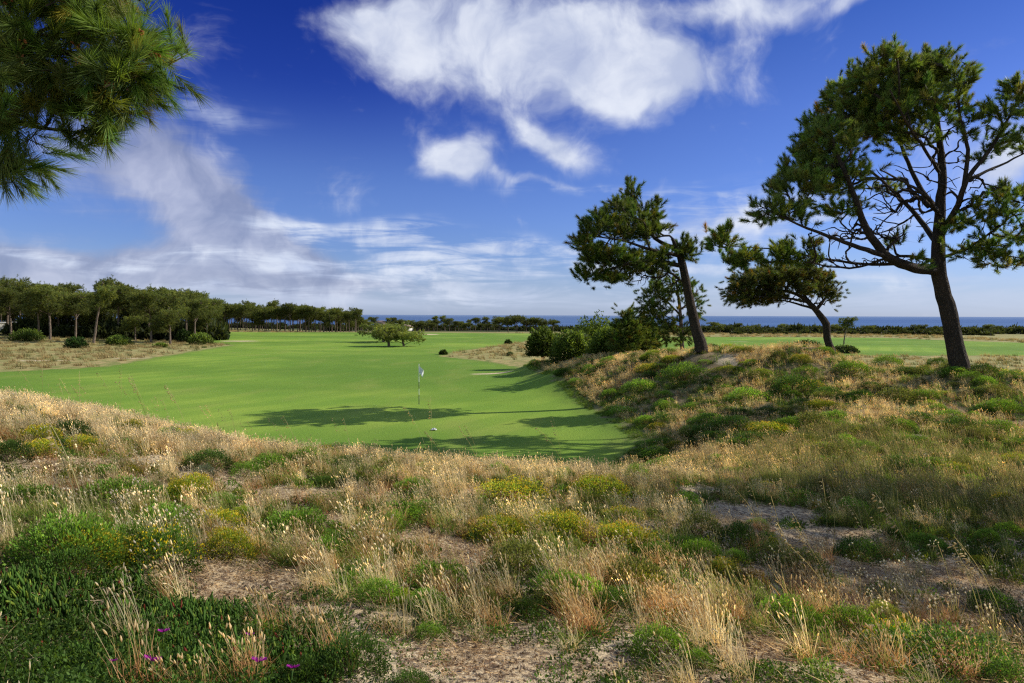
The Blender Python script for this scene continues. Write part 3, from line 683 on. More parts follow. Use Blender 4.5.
for i, (px, s, D) in enumerate([(499, .95, 262), (508, 1.1, 268), (517, 1.1, 262), (526, 1.0, 266), (535, .95, 262), (545, .95, 262), (553, .8, 266)]):
    place_pine(ROUND[i % 2], (px - 512) / FPX * D, D, s, i * 1.3, ["leftmost rounded tree of the dark grove by the sea", "second tree from the left in the dark grove by the sea", "tallest domed tree in the dark grove by the sea", "middle tree of the dark grove by the sea", "third tree from the right in the dark grove by the sea", "second tree from the right in the dark grove by the sea", "rightmost tree of the dark grove by the sea"][i], "dark grove before the sea", "rounded_tree", cat="tree")
place_pine(KINDS_[4], (844 - 512) / FPX * 118, 118, .52, .4, "tiny lone tree seen right of the crooked trunk against the sea", None, "lone_tree", sz=.9, cat="tree")
for i in range(26):
    px = 672 + (i + R.random()) * 365 / 26; D = R.uniform(225, 300)
    place_pine(ROUND[i % 2] if i % 3 else KINDS_[3], (px - 512) / FPX * D, D, R.uniform(.38, .75) * (1 if i % 3 else .7), R.uniform(0, 6.28), "low dark tree in the scrub belt before the sea at the right", "low trees before the sea at the right", "rounded_tree", cat="tree")
# three windswept trees on the fairway
WS = [wood_pine(3.1, 7.4, 2.3, 260, -.3, 8, n_lobe=9, dark=1.35, pt=5), wood_pine(3.3, 6.0, 2.2, 230, -.2, 9, n_lobe=8, dark=1.45, pt=5)]
for (px, D, s, k, lab) in [(384, 122, 1.15, 0, "left and furthest of the three low trees standing on the fairway"), (389, 106, .98, 1, "middle low tree on the fairway with short bent trunks"), (404, 106.5, .82, 0, "right low tree on the fairway with an open twisted trunk")]:
    place_pine(WS[k], (px - 512) / FPX * D, D, s, 0, lab, "low wind-bent trees on the fairway", "windswept_tree", cat="tree", sz=.9)

def pix_blobs(px, row, L):
    v = np.zeros_like(px)
    for (cx, cy, rx, ry, k) in L:
        if L is BARE: rx, ry = rx * .85, ry * .85
        v = np.maximum(v, k * np.exp(-(((px - cx) / rx) ** 2 + ((row - cy) / ry) ** 2) ** 1.5))
    return v
BARE = [(245, 590, 82, 34, 1), (190, 575, 40, 16, .8), (470, 558, 44, 16, .95), (500, 655, 75, 15, .9), (600, 672, 50, 12, .7), (760, 516, 80, 13, 1), (830, 540, 70, 16, 1), (910, 575, 90, 20, 1), (990, 600, 60, 22, 1), (60, 466, 80, 8, .9), (150, 462, 40, 8, .8), (330, 520, 50, 7, .8), (225, 478, 40, 8, .8), (300, 495, 70, 8, .7), (420, 540, 40, 12, .7), (700, 490, 34, 7, .7), (760, 655, 50, 20, .7), (700, 600, 50, 10, .5), (880, 690, 40, 16, .6), (712, 366, 22, 12, .9)]
DRYB = [(450, 640, 170, 34, .75), (680, 650, 90, 26, .7), (40, 412, 120, 26, 1.4), (170, 440, 90, 22, 1.1), (330, 468, 160, 18, .9), (540, 476, 180, 12, 1.2), (590, 600, 62, 48, 1.4), (690, 610, 60, 26, 1.1), (280, 555, 60, 14, .5), (450, 590, 60, 40, .6), (360, 520, 80, 20, .7), (640, 478, 60, 8, 1.2), (600, 560, 90, 22, 1.0), (900, 610, 60, 16, .8), (440, 510, 90, 18, .8)]
# ------------------------------------------------------------------ bushes
def dome_geo(rx, ry, rz, n, leaf, ca, cb, lobes=7, seedv=0, aspect=.5, twig=True, low=-.1, flower=None, nfl=0, shell=.72):
    g = Geo(); fl = Geo()
    lc = rnd_dir(lobes); lc[:, 2] = np.abs(lc[:, 2]) * .8; la = R.uniform(.12, .42, lobes)
    d = rnd_dir(int(n * 1.6)); d = d[d[:, 2] > low][:n]; n = len(d)
    rad = .74 + ((np.clip(d @ lc.T, 0, 1) ** 6) * la).max(1) + (fbm(d[:, 0] * 4 + d[:, 2] * 3, d[:, 1] * 4 - d[:, 2] * 2, seedv + 3, 2) - .5) * .28
    dep = R.uniform(shell, 1.03, n)
    pos = d * (rad * dep)[:, None] * [rx, ry, rz]; pos[:, 2] = np.maximum(pos[:, 2], .01)
    # each point carries a small sprig of leaves: blades opening outwards
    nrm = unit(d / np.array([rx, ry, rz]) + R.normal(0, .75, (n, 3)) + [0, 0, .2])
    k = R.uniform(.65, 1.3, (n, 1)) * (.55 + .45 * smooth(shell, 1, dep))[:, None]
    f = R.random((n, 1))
    c = (np.array(ca) * (1 - f) + np.array(cb) * f) * k * (.5 + .6 * smooth(.0, .75, d[:, 2]))[:, None]  # shade painted into the leaf colour: darker inside and towards the base
    L = leaf * R.uniform(.7, 1.35, n)
    strips(g, pos, nrm, L, L * aspect, R.normal(0, .2, (n, 3)) + [0, 0, .05], 2, c * .75, c * 1.1, prof=lambda t: np.sin(PI * (.12 + .83 * t)))
    if twig:
        m_ = 60; dd = rnd_dir(m_); dd[:, 2] = np.abs(dd[:, 2]); e_ = dd * [rx, ry, rz] * .82
        strips(g, np.zeros((m_, 3)) + R.normal(0, .03 * rx, (m_, 3)) * [1, 1, 0], unit(e_), np.linalg.norm(e_, axis=1), .012, np.zeros((m_, 3)), 2, (.09, .06, .04), (.11, .085, .05))
    if nfl:
        d = rnd_dir(nfl * 3); d = d[d[:, 2] > .15][:nfl]; n2 = len(d)
        rad = .74 + ((np.clip(d @ lc.T, 0, 1) ** 6) * la).max(1) + (fbm(d[:, 0] * 4 + d[:, 2] * 3, d[:, 1] * 4 - d[:, 2] * 2, seedv + 3, 2) - .5) * .28
        pos = d * (rad * R.uniform(1.0, 1.12, n2))[:, None] * [rx, ry, rz]
        for s_ in range(2):
            strips(fl, pos + R.normal(0, .006, (n2, 3)), unit(d + R.normal(0, .6, (n2, 3)) + [0, 0, .4]), leaf * .8, leaf * .75, np.zeros((n2, 3)), 2, np.array(flower) * .85, flower, prof=lambda t: np.sin(PI * (.15 + .75 * t)))
    return g, fl
def ray_ground(px, row, y0=2.2, y1=120):
    ysam = np.concatenate([np.linspace(y0, 20, 500), np.linspace(20.05, y1, 900)])
    p = np.array([P(px, row, v) for v in ysam]); h = H(p[:, 0], p[:, 1])
    k = np.where(p[:, 2] < h)[0]
    return p[k[0]] if len(k) else p[-1]
SHK = {}; SHR = []
for nm, ca, cb, n, leaf, fl, nfl in [
    ("green", (.12, .25, .036), (.28, .46, .065), 5200, .019, None, 0), ("dark", (.055, .115, .024), (.11, .20, .04), 5200, .019, None, 0),
    ("yellow", (.22, .31, .04), (.44, .52, .06), 5200, .019, (.74, .60, .04), 520), ("flowered", (.11, .23, .034), (.24, .42, .06), 5200, .019, (.80, .62, .02), 260), ("grey", (.16, .20, .14), (.24, .28, .20), 4600, .018, None, 0),
    ("olive", (.14, .17, .045), (.25, .28, .08), 4200, .020, None, 0), ("red", (.22, .09, .045), (.16, .17, .05), 4600, .018, None, 0)]:
    var = []
    for v in range(2):
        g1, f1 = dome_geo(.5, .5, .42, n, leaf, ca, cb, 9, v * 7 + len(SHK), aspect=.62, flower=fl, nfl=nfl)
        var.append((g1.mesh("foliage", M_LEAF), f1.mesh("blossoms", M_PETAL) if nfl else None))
    SHK[nm] = var
def shrub(px, row, wpx, kind, label, group, hk=1.0, name="shrub", at=None):
    p = ray_ground(px, row) if at is None else at
    for _ in range(14):
        if at is None and (turf_sd(p[0], p[1]) > -.5 or (group == NS and p[1] > 15.5)):
            if group == NS: row += 3
            else: px += 5
            p = ray_ground(px, row)
    z = float(H(p[0], p[1])); w = wpx * p[1] / FPX
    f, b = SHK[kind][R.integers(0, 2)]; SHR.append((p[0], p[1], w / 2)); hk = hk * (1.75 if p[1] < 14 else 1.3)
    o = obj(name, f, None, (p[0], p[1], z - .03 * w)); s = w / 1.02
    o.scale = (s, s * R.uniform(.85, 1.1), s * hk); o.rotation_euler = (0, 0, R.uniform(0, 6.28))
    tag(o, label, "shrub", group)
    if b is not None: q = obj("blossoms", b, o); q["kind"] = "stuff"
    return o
NS = "low shrubs on the near dune"
for a in [
    (66, 566, 120, "green", "dense green shrub at the left edge just behind the succulent leaves", .8), (165, 572, 78, "flowered", "round green shrub dotted with yellow flowers beside the bare patch", .95), (128, 560, 80, "green", "leafy green shrub joined to the yellow flowered one on its left", .8),
    (118, 506, 96, "green", "wide low green shrub above the yellow flowered shrub", .55), (30, 512, 80, "green", "pale dotted green shrub against the left edge of the picture", .6), (66, 440, 54, "dark", "dark green shrub under the blond grass at the upper left", .7), (8, 462, 46, "dark", "dark shrub with a rusty base at the far left edge", .9),
    (208, 468, 52, "dark", "dark green shrub left of the pair of grey ones", .7), (245, 478, 48, "green", "green shrub in the middle of the left dune", .6), (185, 415, 36, "yellow", "small shrub with yellow flowers on the left dune crest", .7), (150, 414, 30, "dark", "small dark shrub on the left dune crest", .8), (172, 424, 26, "dark", "dark shrub right beside the crest grass", .8),
    (205, 478, 30, "grey", "silvery shrub below the crest at the left", .8), (168, 432, 34, "grey", "silver grey shrub among blond grass near the left crest", .6), (268, 470, 52, "green", "left one of the row of green shrubs along the crest", .6), (305, 466, 58, "green", "second green shrub in the crest row, taller", .6), (345, 470, 44, "dark", "dark shrub in the middle of the crest row", .6),
    (318, 448, 50, "yellow", "flat yellow flowering shrub on the crest left of centre", .4), (296, 538, 84, "green", "broad green shrub right of the bare patch", .6), (340, 552, 64, "green", "smaller green shrub touching the broad one on the right", .6), (400, 522, 62, "green", "bright green shrub near the middle of the dune", .55), (412, 492, 54, "green", "low green shrub above the bright one", .5), (218, 505, 48, "green", "green mat shrub above the bare patch", .45),
    (380, 606, 60, "green", "green shrub left of the straw stemmed one", .8), (428, 614, 58, "green", "fresh green shrub near the middle bottom of the dune", .8), (430, 640, 44, "green", "small bright shrub just below the fresh green one", .6), (486, 610, 40, "olive", "thin olive shrub between two bare spots", 1.0), (350, 676, 110, "dark", "large dark shrub at the bottom edge left of centre", .7), (300, 690, 80, "dark", "dark shrub cut by the bottom edge", .7), (262, 640, 58, "green", "low green shrub at the lower side of the bare patch", .5),
    (410, 690, 60, "dark", "dark shrub at the bottom edge right of the large one", .6), (512, 502, 84, "yellow", "wide yellowish shrub left of the golden one on the central crest", .5), (598, 496, 76, "yellow", "golden flowering shrub on the central crest", .5), (500, 540, 80, "yellow", "yellow green shrub in front of the wide yellowish one", .55), (560, 540, 84, "yellow", "big yellow green shrub in the centre of the dune", .6), (625, 552, 84, "yellow", "yellow green shrub sloping to the right above the hollow", .6), (655, 560, 56, "green", "green shrub at the end of the yellow green bank", .6),
    (545, 584, 40, "dark", "small dark green shrub beside the sand patch in the centre", .8), (610, 614, 54, "dark", "dark shrub among the straw coloured seed heads", .9), (525, 618, 44, "dark", "dark shrub left of the orange based grass", .8), (660, 660, 80, "green", "bright green leafy shrub at the lower right of centre", .75), (700, 668, 44, "green", "pale shrub leaning on the bright green leafy one", .7), (752, 590, 46, "red", "red tinted shrub in the right foreground", .9),
    (720, 576, 44, "yellow", "yellow green shrub behind the red tinted one", .7), (790, 628, 84, "green", "green shrub right of the red tinted one", .65), (848, 634, 76, "green", "dense green shrub in the middle of the right foreground", .7), (895, 656, 70, "flowered", "shrub with yellow flowers at the lower right", .8), (955, 676, 150, "dark", "largest dark green shrub in the lower right corner", .5), (1010, 690, 80, "dark", "dark shrub cut by the lower right corner", .6),
    (800, 575, 60, "olive", "grey green shrub on the near side of the sandy track", .8), (800, 500, 54, "green", "flat bright green shrub at the end of the sandy track", .35), (856, 560, 60, "dark", "shaded dark shrub beside the sandy track", .7), (700, 540, 60, "olive", "dull olive shrub on the left side of the hollow", .8), (740, 548, 50, "dark", "dark shrub standing by the sandy track", .9), (990, 615, 60, "dark", "shaded shrub by the right edge", .8)]:
    shrub(a[0], a[1], a[2], a[3], a[4], NS, a[5] * 1.0)
MS = "low shrubs on the mound"
for a in [
    (685, 380, 44, "green", "wide green shrub in front of the leaning pine", .7), (640, 392, 38, "green", "green shrub low on the lit bank left of the leaning pine", .6), (612, 398, 28, "green", "bright green shrub low on the bank near the turf", .6), (650, 372, 30, "yellow", "yellow tinted shrub on the bank below the leaning pine", .5), (672, 362, 22, "yellow", "small yellow shrub at the mound top left of the leaning pine", .6),
    (792, 396, 54, "dark", "dark round shrub in the middle of the mound", .75), (748, 402, 50, "green", "green shrub left of the dark round one", .5), (852, 374, 40, "green", "rounded green shrub below the windswept pine", .6), (888, 366, 34, "green", "rounded shrub on the crest midway between the two right trunks", .6), (938, 368, 28, "dark", "dark shrub just left of the big trunk foot", .7), (982, 374, 34, "dark", "dark shrub just right of the big trunk foot", .6),
    (1000, 412, 40, "green", "green shrub at the right edge below the big trunk", .6), (900, 402, 44, "olive", "olive shrub below the big trunk", .6), (812, 428, 44, "olive", "olive shrub on the lower mound", .6), (712, 424, 44, "green", "green shrub on the lower mound above the hollow", .45), (664, 424, 30, "dark", "dark shrub on the shaded end of the bank", .6), (756, 430, 34, "yellow", "yellow green shrub low on the mound", .4), (1012, 378, 26, "green", "green shrub on the crest at the right edge", .6),
    (828, 398, 30, "dark", "small dark shrub right of the dark round one", .7), (870, 440, 46, "olive", "broad olive shrub in the tall grass of the mound", .6), (960, 430, 46, "dark", "dark shrub in the tall grass at the right", .5), (728, 372, 30, "yellow", "yellow green shrub right of the sand scar", .4), (590, 372, 22, "green", "green shrub on the far end of the bank", .6), (566, 384, 18, "green", "small green shrub at the turf edge of the bank", .6), (620, 446, 30, "green", "green shrub at the foot of the bank by the turf", .4)]:
    shrub(a[0], a[1], a[2] * 1.2, a[3], a[4], MS, a[5] * 1.15)
nxt = 0
while nxt < 110:
    px = R.uniform(560, 1060); row = R.uniform(360, 480) ; p = ray_ground(px, row, 15, 60)
    if p[1] > 58 or turf_sd(p[0], p[1]) > -.4 or p[1] < 14: continue
    k = ["green", "dark", "olive", "yellow", "green", "dark"][nxt % 6]
    shrub(px, row, R.uniform(.6, 1.7) * FPX / p[1], k, {"green": "small green cushion shrub on the slope of the mound", "dark": "small dark green cushion shrub on the slope of the mound", "olive": "small olive brown cushion shrub on the slope of the mound", "yellow": "small yellow green cushion shrub on the slope of the mound"}[k], "small cushion shrubs on the mound", R.uniform(.4, .75), at=p); nxt += 1
nxt = 0
while nxt < 78:
    px = R.uniform(-60, 1080); row = R.uniform(430, 605); p = ray_ground(px, row, 2.4, 16)
    if p[1] > 15.5: continue
    k = ["green", "yellow", "green", "olive", "green", "dark", "yellow"][nxt % 7]
    if (pix_blobs(np.array([px]), np.array([row]), BARE)[0] > .3) or (px < 330 and row > 580): continue
    shrub(px, row, R.uniform(.3, .7) * FPX / p[1], k, {"green": "small green shrub half hidden in the dry grass of the near dune", "dark": "small dark green shrub half hidden in the dry grass of the near dune", "olive": "small olive shrub half hidden in the dry grass of the near dune", "yellow": "small yellow green shrub half hidden in the dry grass of the near dune"}[k], "small shrubs in the dry grass", R.uniform(.5, .9), at=p); nxt += 1

# larger, farther bushes: own meshes
def big_bush(name, label, cat, px, D, wpx, hpx, ca, cb, group=None, lobes=12, n=10000, leaf=.18, row=None, trunk=False, lift=0.0):
    x = (px - 512) / FPX * D; z = float(H0(x, D)); w = wpx * D / FPX; h = hpx * D / FPX
    if row: h = (P(px, row, D)[2] - z) * 1.12; w *= 1.12
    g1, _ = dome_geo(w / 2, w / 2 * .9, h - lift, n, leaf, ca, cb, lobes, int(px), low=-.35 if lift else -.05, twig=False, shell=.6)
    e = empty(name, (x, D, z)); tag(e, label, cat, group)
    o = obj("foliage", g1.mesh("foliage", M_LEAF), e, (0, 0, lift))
    s = Geo()
    for k in range(7 if not trunk else 3):
        a = k * 2.4; q = np.array([(0, 0, -.2), (math.cos(a) * w * .08, math.sin(a) * w * .08, (lift + h * .15)), (math.cos(a) * w * .28, math.sin(a) * w * .28, lift + (h - lift) * .6)])
        qq, rr = catmull(q, [.12, .08, .03], .4); tube(s, qq, rr, 6)
    obj("stem", s.mesh("stem", M_BARK, smooth_=True), e)
GB = (.075, .125, .026); GC = (.24, .33, .06)
bb = "rounded bushes between the mound and the fairway"
big_bush("bush", "tallest rounded bush of the clump left of the young pines", "bush", 597, 58, 62, 30, GB, GC, bb, leaf=.19, row=310)
big_bush("bush", "rounded bush at the left front of the clump left of the young pines", "bush", 575, 55, 44, 24, GB, GC, bb, leaf=.19, row=324)
big_bush("bush", "small rounded bush at the right front of the clump near the young pines", "bush", 608, 52, 42, 20, GB, GC, bb, leaf=.18, row=324)
big_bush("small_tree", "small mushroom shaped tree with a short trunk at the end of the bank", "tree", 543, 62, 31, 22, GB, GC, None, leaf=.18, trunk=True, lift=1.1, row=327)
lb = "bushes in front of the left wood"
big_bush("bush", "large round bush at the front of the left wood near the picture edge", "bush", 27, 112, 31, 15, GB, GC, lb, leaf=.28, n=2500)
big_bush("bush", "dark green bush standing out on the dry grass in front of the left wood", "bush", 76, 98, 25, 13, (.025, .055, .015), (.05, .10, .022), lb, leaf=.24, n=2500)
big_bush("bush", "pale round bush right of the leaning trunk in front of the left wood", "bush", 118, 108, 25, 12, GB, GC, lb, leaf=.26, n=2500)
big_bush("bush", "flat little bush on the dry grass near the fairway corner", "bush", 160, 100, 14, 5, GB, GC, lb, leaf=.2, n=1200)
big_bush("bush", "large bush under the last pines at the right end of the left wood", "bush", 201, 114, 24, 14, GB, GC, lb, leaf=.26, n=2500)
big_bush("bush", "round dark bush under the second last pines of the left wood", "bush", 184, 120, 16, 16, (.025, .055, .015), (.06, .10, .025), lb, leaf=.26, n=2000)
rb = "small bushes on the rough beside the fairway"
big_bush("bush", "dark little bush at the tip of the dry grass tongue on the fairway", "bush", 443, 84, 9, 5, (.03, .06, .015), (.07, .10, .03), rb, leaf=.16, n=900)
big_bush("bush", "small grey green bush on the dry grass tongue", "bush", 510, 84, 7, 3.5, (.09, .13, .06), (.12, .17, .08), rb, leaf=.16, n=800)
big_bush("bush", "dark bush on the far dry patch right of the fairway", "bush", 508, 118, 8, 5, (.03, .06, .015), (.07, .10, .03), rb, leaf=.2, n=800)
big_bush("bush", "long low bush behind the trunk of the windswept pine", "bush", 846, 92, 34, 9, (.03, .05, .015), (.07, .10, .03), rb, leaf=.2, n=2200)
big_bush("bush", "dark scrub bush left of the crooked trunk", "bush", 806, 100, 36, 11, (.03, .05, .015), (.07, .10, .03), rb, leaf=.22, n=2200)

# ------------------------------------------------------------------ scattered ground vegetation (stuff)
PR_SHR = {k: [bpy.data.objects.new("low_shrub", SHK[k][v][0]) for v in range(2)] for k in SHK}
def tmesh(name, g, mat): return bpy.data.objects.new(name, g.mesh(name, mat))
def up_dirs(n, lean, wind=(-.12, 0)):
    a = np.abs(R.normal(0, lean, n)); ph = R.uniform(0, 2 * PI, n)
    return unit(np.stack([np.sin(a) * np.cos(ph) + wind[0], np.sin(a) * np.sin(ph) + wind[1], np.cos(a)], -1))
def disc(n, r):
    a = R.uniform(0, 2 * PI, n); q = np.sqrt(R.random(n)) * r
    return np.stack([q * np.cos(a), q * np.sin(a), np.zeros(n) - .01], -1)
def cv(c, n, v=.2): return np.array(c) * R.uniform(1 - v, 1 + v, (n, 1))
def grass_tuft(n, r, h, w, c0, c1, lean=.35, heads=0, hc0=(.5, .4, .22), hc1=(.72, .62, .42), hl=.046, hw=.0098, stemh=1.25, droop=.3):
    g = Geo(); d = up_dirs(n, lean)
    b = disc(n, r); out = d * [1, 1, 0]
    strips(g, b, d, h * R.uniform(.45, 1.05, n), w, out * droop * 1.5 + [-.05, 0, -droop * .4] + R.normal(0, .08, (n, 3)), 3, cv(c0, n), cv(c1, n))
    if heads:
        d = up_dirs(heads, lean * .6); b = disc(heads, r * .8)
        e, ed = strips(g, b, d, h * stemh * R.uniform(.7, 1.08, heads), .0028, np.stack([np.full(heads, -.12), np.zeros(heads), np.full(heads, -.08)], -1) + R.normal(0, .06, (heads, 3)), 3, cv(c1, heads), cv(hc0, heads), prof=lambda t: 1 + 0 * t)
        spindles(g, e, unit(ed + R.normal(0, .15, ed.shape)), hl * R.uniform(.7, 1.25, heads), hw, hc0, hc1, 4)
    return g
STRAW0, STRAW1 = (.50, .37, .165), (.94, .80, .47)
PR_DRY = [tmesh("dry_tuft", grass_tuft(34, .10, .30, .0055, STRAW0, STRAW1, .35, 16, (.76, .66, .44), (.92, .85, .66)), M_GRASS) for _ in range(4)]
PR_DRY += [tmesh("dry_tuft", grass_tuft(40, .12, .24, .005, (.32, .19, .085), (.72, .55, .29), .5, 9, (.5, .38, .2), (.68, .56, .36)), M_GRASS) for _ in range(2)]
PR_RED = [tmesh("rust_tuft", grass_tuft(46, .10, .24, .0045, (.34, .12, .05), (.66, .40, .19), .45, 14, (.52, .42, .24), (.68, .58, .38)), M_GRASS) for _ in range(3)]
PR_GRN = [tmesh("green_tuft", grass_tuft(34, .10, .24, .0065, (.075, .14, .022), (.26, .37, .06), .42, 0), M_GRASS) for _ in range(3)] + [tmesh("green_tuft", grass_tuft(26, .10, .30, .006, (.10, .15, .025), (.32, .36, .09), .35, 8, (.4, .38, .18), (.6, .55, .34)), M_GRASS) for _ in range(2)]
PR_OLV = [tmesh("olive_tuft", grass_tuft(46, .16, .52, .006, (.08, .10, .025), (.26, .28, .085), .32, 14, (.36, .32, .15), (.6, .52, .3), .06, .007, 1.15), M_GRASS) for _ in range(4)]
PR_DRYW = [tmesh("dry_tuft", grass_tuft(20, .13, .28, .011, STRAW0, STRAW1, .4, 10, (.66, .55, .33), (.86, .76, .52), .075, .0125), M_GRASS) for _ in range(4)] + [tmesh("rust_tuft", grass_tuft(24, .13, .24, .011, (.30, .14, .06), (.66, .45, .21), .5, 4, (.6, .42, .22), (.8, .62, .36), .06, .012), M_GRASS) for _ in range(2)]
PR_GRNW = [tmesh("green_tuft", grass_tuft(22, .13, .24, .014, (.06, .12, .02), (.22, .33, .05), .45, 0), M_GRASS) for _ in range(3)]
PR_OLVW = [tmesh("olive_tuft", grass_tuft(24, .17, .5, .0115, (.08, .11, .026), (.28, .33, .085), .34, 7, (.45, .38, .18), (.72, .6, .36), .09, .011, 1.1), M_GRASS) for _ in range(4)]
def tail_tuft(n):
    g = Geo(); d = up_dirs(n, .25); b = disc(n, .09); h = R.uniform(.2, .4, n)
    e, ed = strips(g, b, d, h, .0028, np.stack([np.full(n, -.15), np.zeros(n), np.full(n, -.08)], -1) + R.normal(0, .05, (n, 3)), 3, cv((.12, .13, .04), n), cv((.42, .38, .2), n), prof=lambda t: 1 + 0 * t)
    spindles(g, e, unit(ed + [-.25, 0, .1]), R.uniform(.022, .034, n), .014, (.70, .66, .54), (.92, .90, .82), 6)
    k = 10; ee = np.repeat(e + ed * .012, k, 0)
    strips(g, ee, unit(rnd_dir(n * k) + np.repeat(ed, k, 0) * .8), .016, .0016, np.zeros((n * k, 3)), 1, (.75, .7, .56), (.85, .8, .7))
    strips(g, disc(n * 2, .08), up_dirs(n * 2, .5), R.uniform(.08, .2, n * 2), .005, np.zeros((n * 2, 3)), 2, (.07, .10, .02), (.22, .24, .07))
    return g
PR_TAIL = [tmesh("tail_tuft", tail_tuft(7 + k), M_GRASS) for k in range(3)]
def panicle(h):
    g = Geo(); n = 2; d = up_dirs(n, .14); b = disc(n, .05)
    bend = np.array([[-.28, .02, -.1], [-.15, .05, -.05]])
    strips(g, b, d, h * R.uniform(.8, 1, n), .007, bend, 8, cv((.16, .17, .05), n), cv((.5, .42, .22), n), prof=lambda t: 1 - .4 * t)
    for i in range(n):
        for t in np.linspace(.72, 1.0, 9):
            p = b[i] + d[i] * h * .9 * t + bend[i] * h * .9 * t * t
            s = unit(np.array([[-.6, R.normal(0, .5), R.normal(0, .4) - .3]])); spindles(g, p[None] + s * .015, s, .035, .012, (.5, .42, .22), (.72, .64, .42), 4)
    return g
PR_PAN = [tmesh("oat_stalk", panicle(.8 + .1 * k), M_GRASS) for k in range(3)]
def iceplant():
    g = Geo(); n = 46; b = disc(n, .13); d = up_dirs(n, .6, (-.1, .02)); L = R.uniform(.035, .085, n)
    c = cv((.085, .17, .028), n, .35); red = R.random(n) < .07; c[red] = [.24, .05, .03]; yl = R.random(n) < .2; c[yl] = [.24, .32, .045]
    # three-sided fleshy fingers
    for s_ in range(2):
        pass
    Mx = frames(d); ang = np.arange(3) / 3 * 2 * PI; rg = np.stack([np.cos(ang), np.sin(ang), np.zeros(3)], -1)
    V = np.concatenate([rg * .7, rg + [0, 0, .45], rg * .7 + [.15, 0, .85], [[.3, 0, 1]]]); F4 = []; F3 = []
    for k in range(2):
        for i in range(3): j = (i + 1) % 3; F4.append([k * 3 + i, k * 3 + j, k * 3 + 3 + j, k * 3 + 3 + i])
    for i in range(3): F3.append([6 + i, 6 + (i + 1) % 3, 9])
    C = np.ones((10, 3)) * (.7 + .5 * V[:, 2:3])
    w = L * .06 + .0026
    bake(g, (V, np.array(F4), np.array(F3), C), Mx, np.stack([w, w, L], -1), b, c)
    return g
PR_ICE = [tmesh("iceplant_tuft", iceplant(), M_LEAF) for _ in range(4)]
def rosette(ca, cb, n=60, r=.13, h=.10, leaf=.03, asp=.5):
    g = Geo(); b = disc(n, r); b[:, 2] = R.uniform(.0, 1, n) * h * (1 - (np.hypot(b[:, 0], b[:, 1]) / r) ** 2)
    d = unit(rnd_dir(n) * .8 + [0, 0, .8]); f = R.random((n, 1)); c = (np.array(ca) * (1 - f) + np.array(cb) * f) * R.uniform(.7, 1.2, (n, 1))
    L = leaf * R.uniform(.6, 1.3, n)
    strips(g, b, d, L, L * asp, R.normal(0, .2, (n, 3)), 2, c * .8, c, prof=lambda t: np.sin(PI * (.12 + .83 * t)))
    return g
PR_COV = [tmesh("cover_plant", rosette((.08, .165, .028), (.18, .30, .05)), M_LEAF) for _ in range(3)] + [tmesh("cover_plant", rosette((.08, .09, .03), (.16, .16, .05), 50), M_LEAF) for _ in range(2)] + [tmesh("cover_plant", rosette((.10, .15, .025), (.24, .26, .04), 60), M_LEAF)]
PR_FINE = [tmesh('carpet_plant', rosette((.055, .115, .024), (.12, .21, .04), 150, .12, .09, .015, .6), M_LEAF) for _ in range(3)]
def litter():
    g = Geo(); n = 90; b = disc(n, .2); b[:, 2] = R.uniform(.0, .018, n); d = unit(rnd_dir(n) * [1, 1, .18])
    c = np.where(R.random((n, 1)) < .5, [[.72, .56, .36]], [[.24, .15, .09]]) * R.uniform(.6, 1.3, (n, 1))
    strips(g, b, d, R.uniform(.02, .09, n), R.uniform(.0012, .004, n), R.normal(0, .12, (n, 3)), 2, c, c * 1.1)
    k = 14; b = disc(k, .2); b[:, 2] = 0; spindles(g, b, unit(rnd_dir(k) * [1, 1, .3]), R.uniform(.01, .03, k), R.uniform(.008, .02, k), (.30, .24, .17), (.42, .35, .26), 5)
    return g
PR_LIT = [tmesh("litter_patch", litter(), M_GRASS) for _ in range(4)]
def scrubclump(ca=(.035, .05, .018), cb=(.08, .095, .035)):
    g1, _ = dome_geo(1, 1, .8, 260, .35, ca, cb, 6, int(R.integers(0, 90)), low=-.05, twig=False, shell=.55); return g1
PR_SCR = [tmesh("scrub_clump", scrubclump(), M_LEAF) for _ in range(4)]
PR_FAR = [tmesh("far_tuft", grass_tuft(30, .35, .45, .03, (.22, .16, .07), (.5, .4, .2), .5, 0), M_GRASS) for _ in range(3)] + [tmesh("far_tuft", grass_tuft(26, .35, .38, .03, (.07, .09, .03), (.2, .2, .07), .5, 0), M_GRASS)]

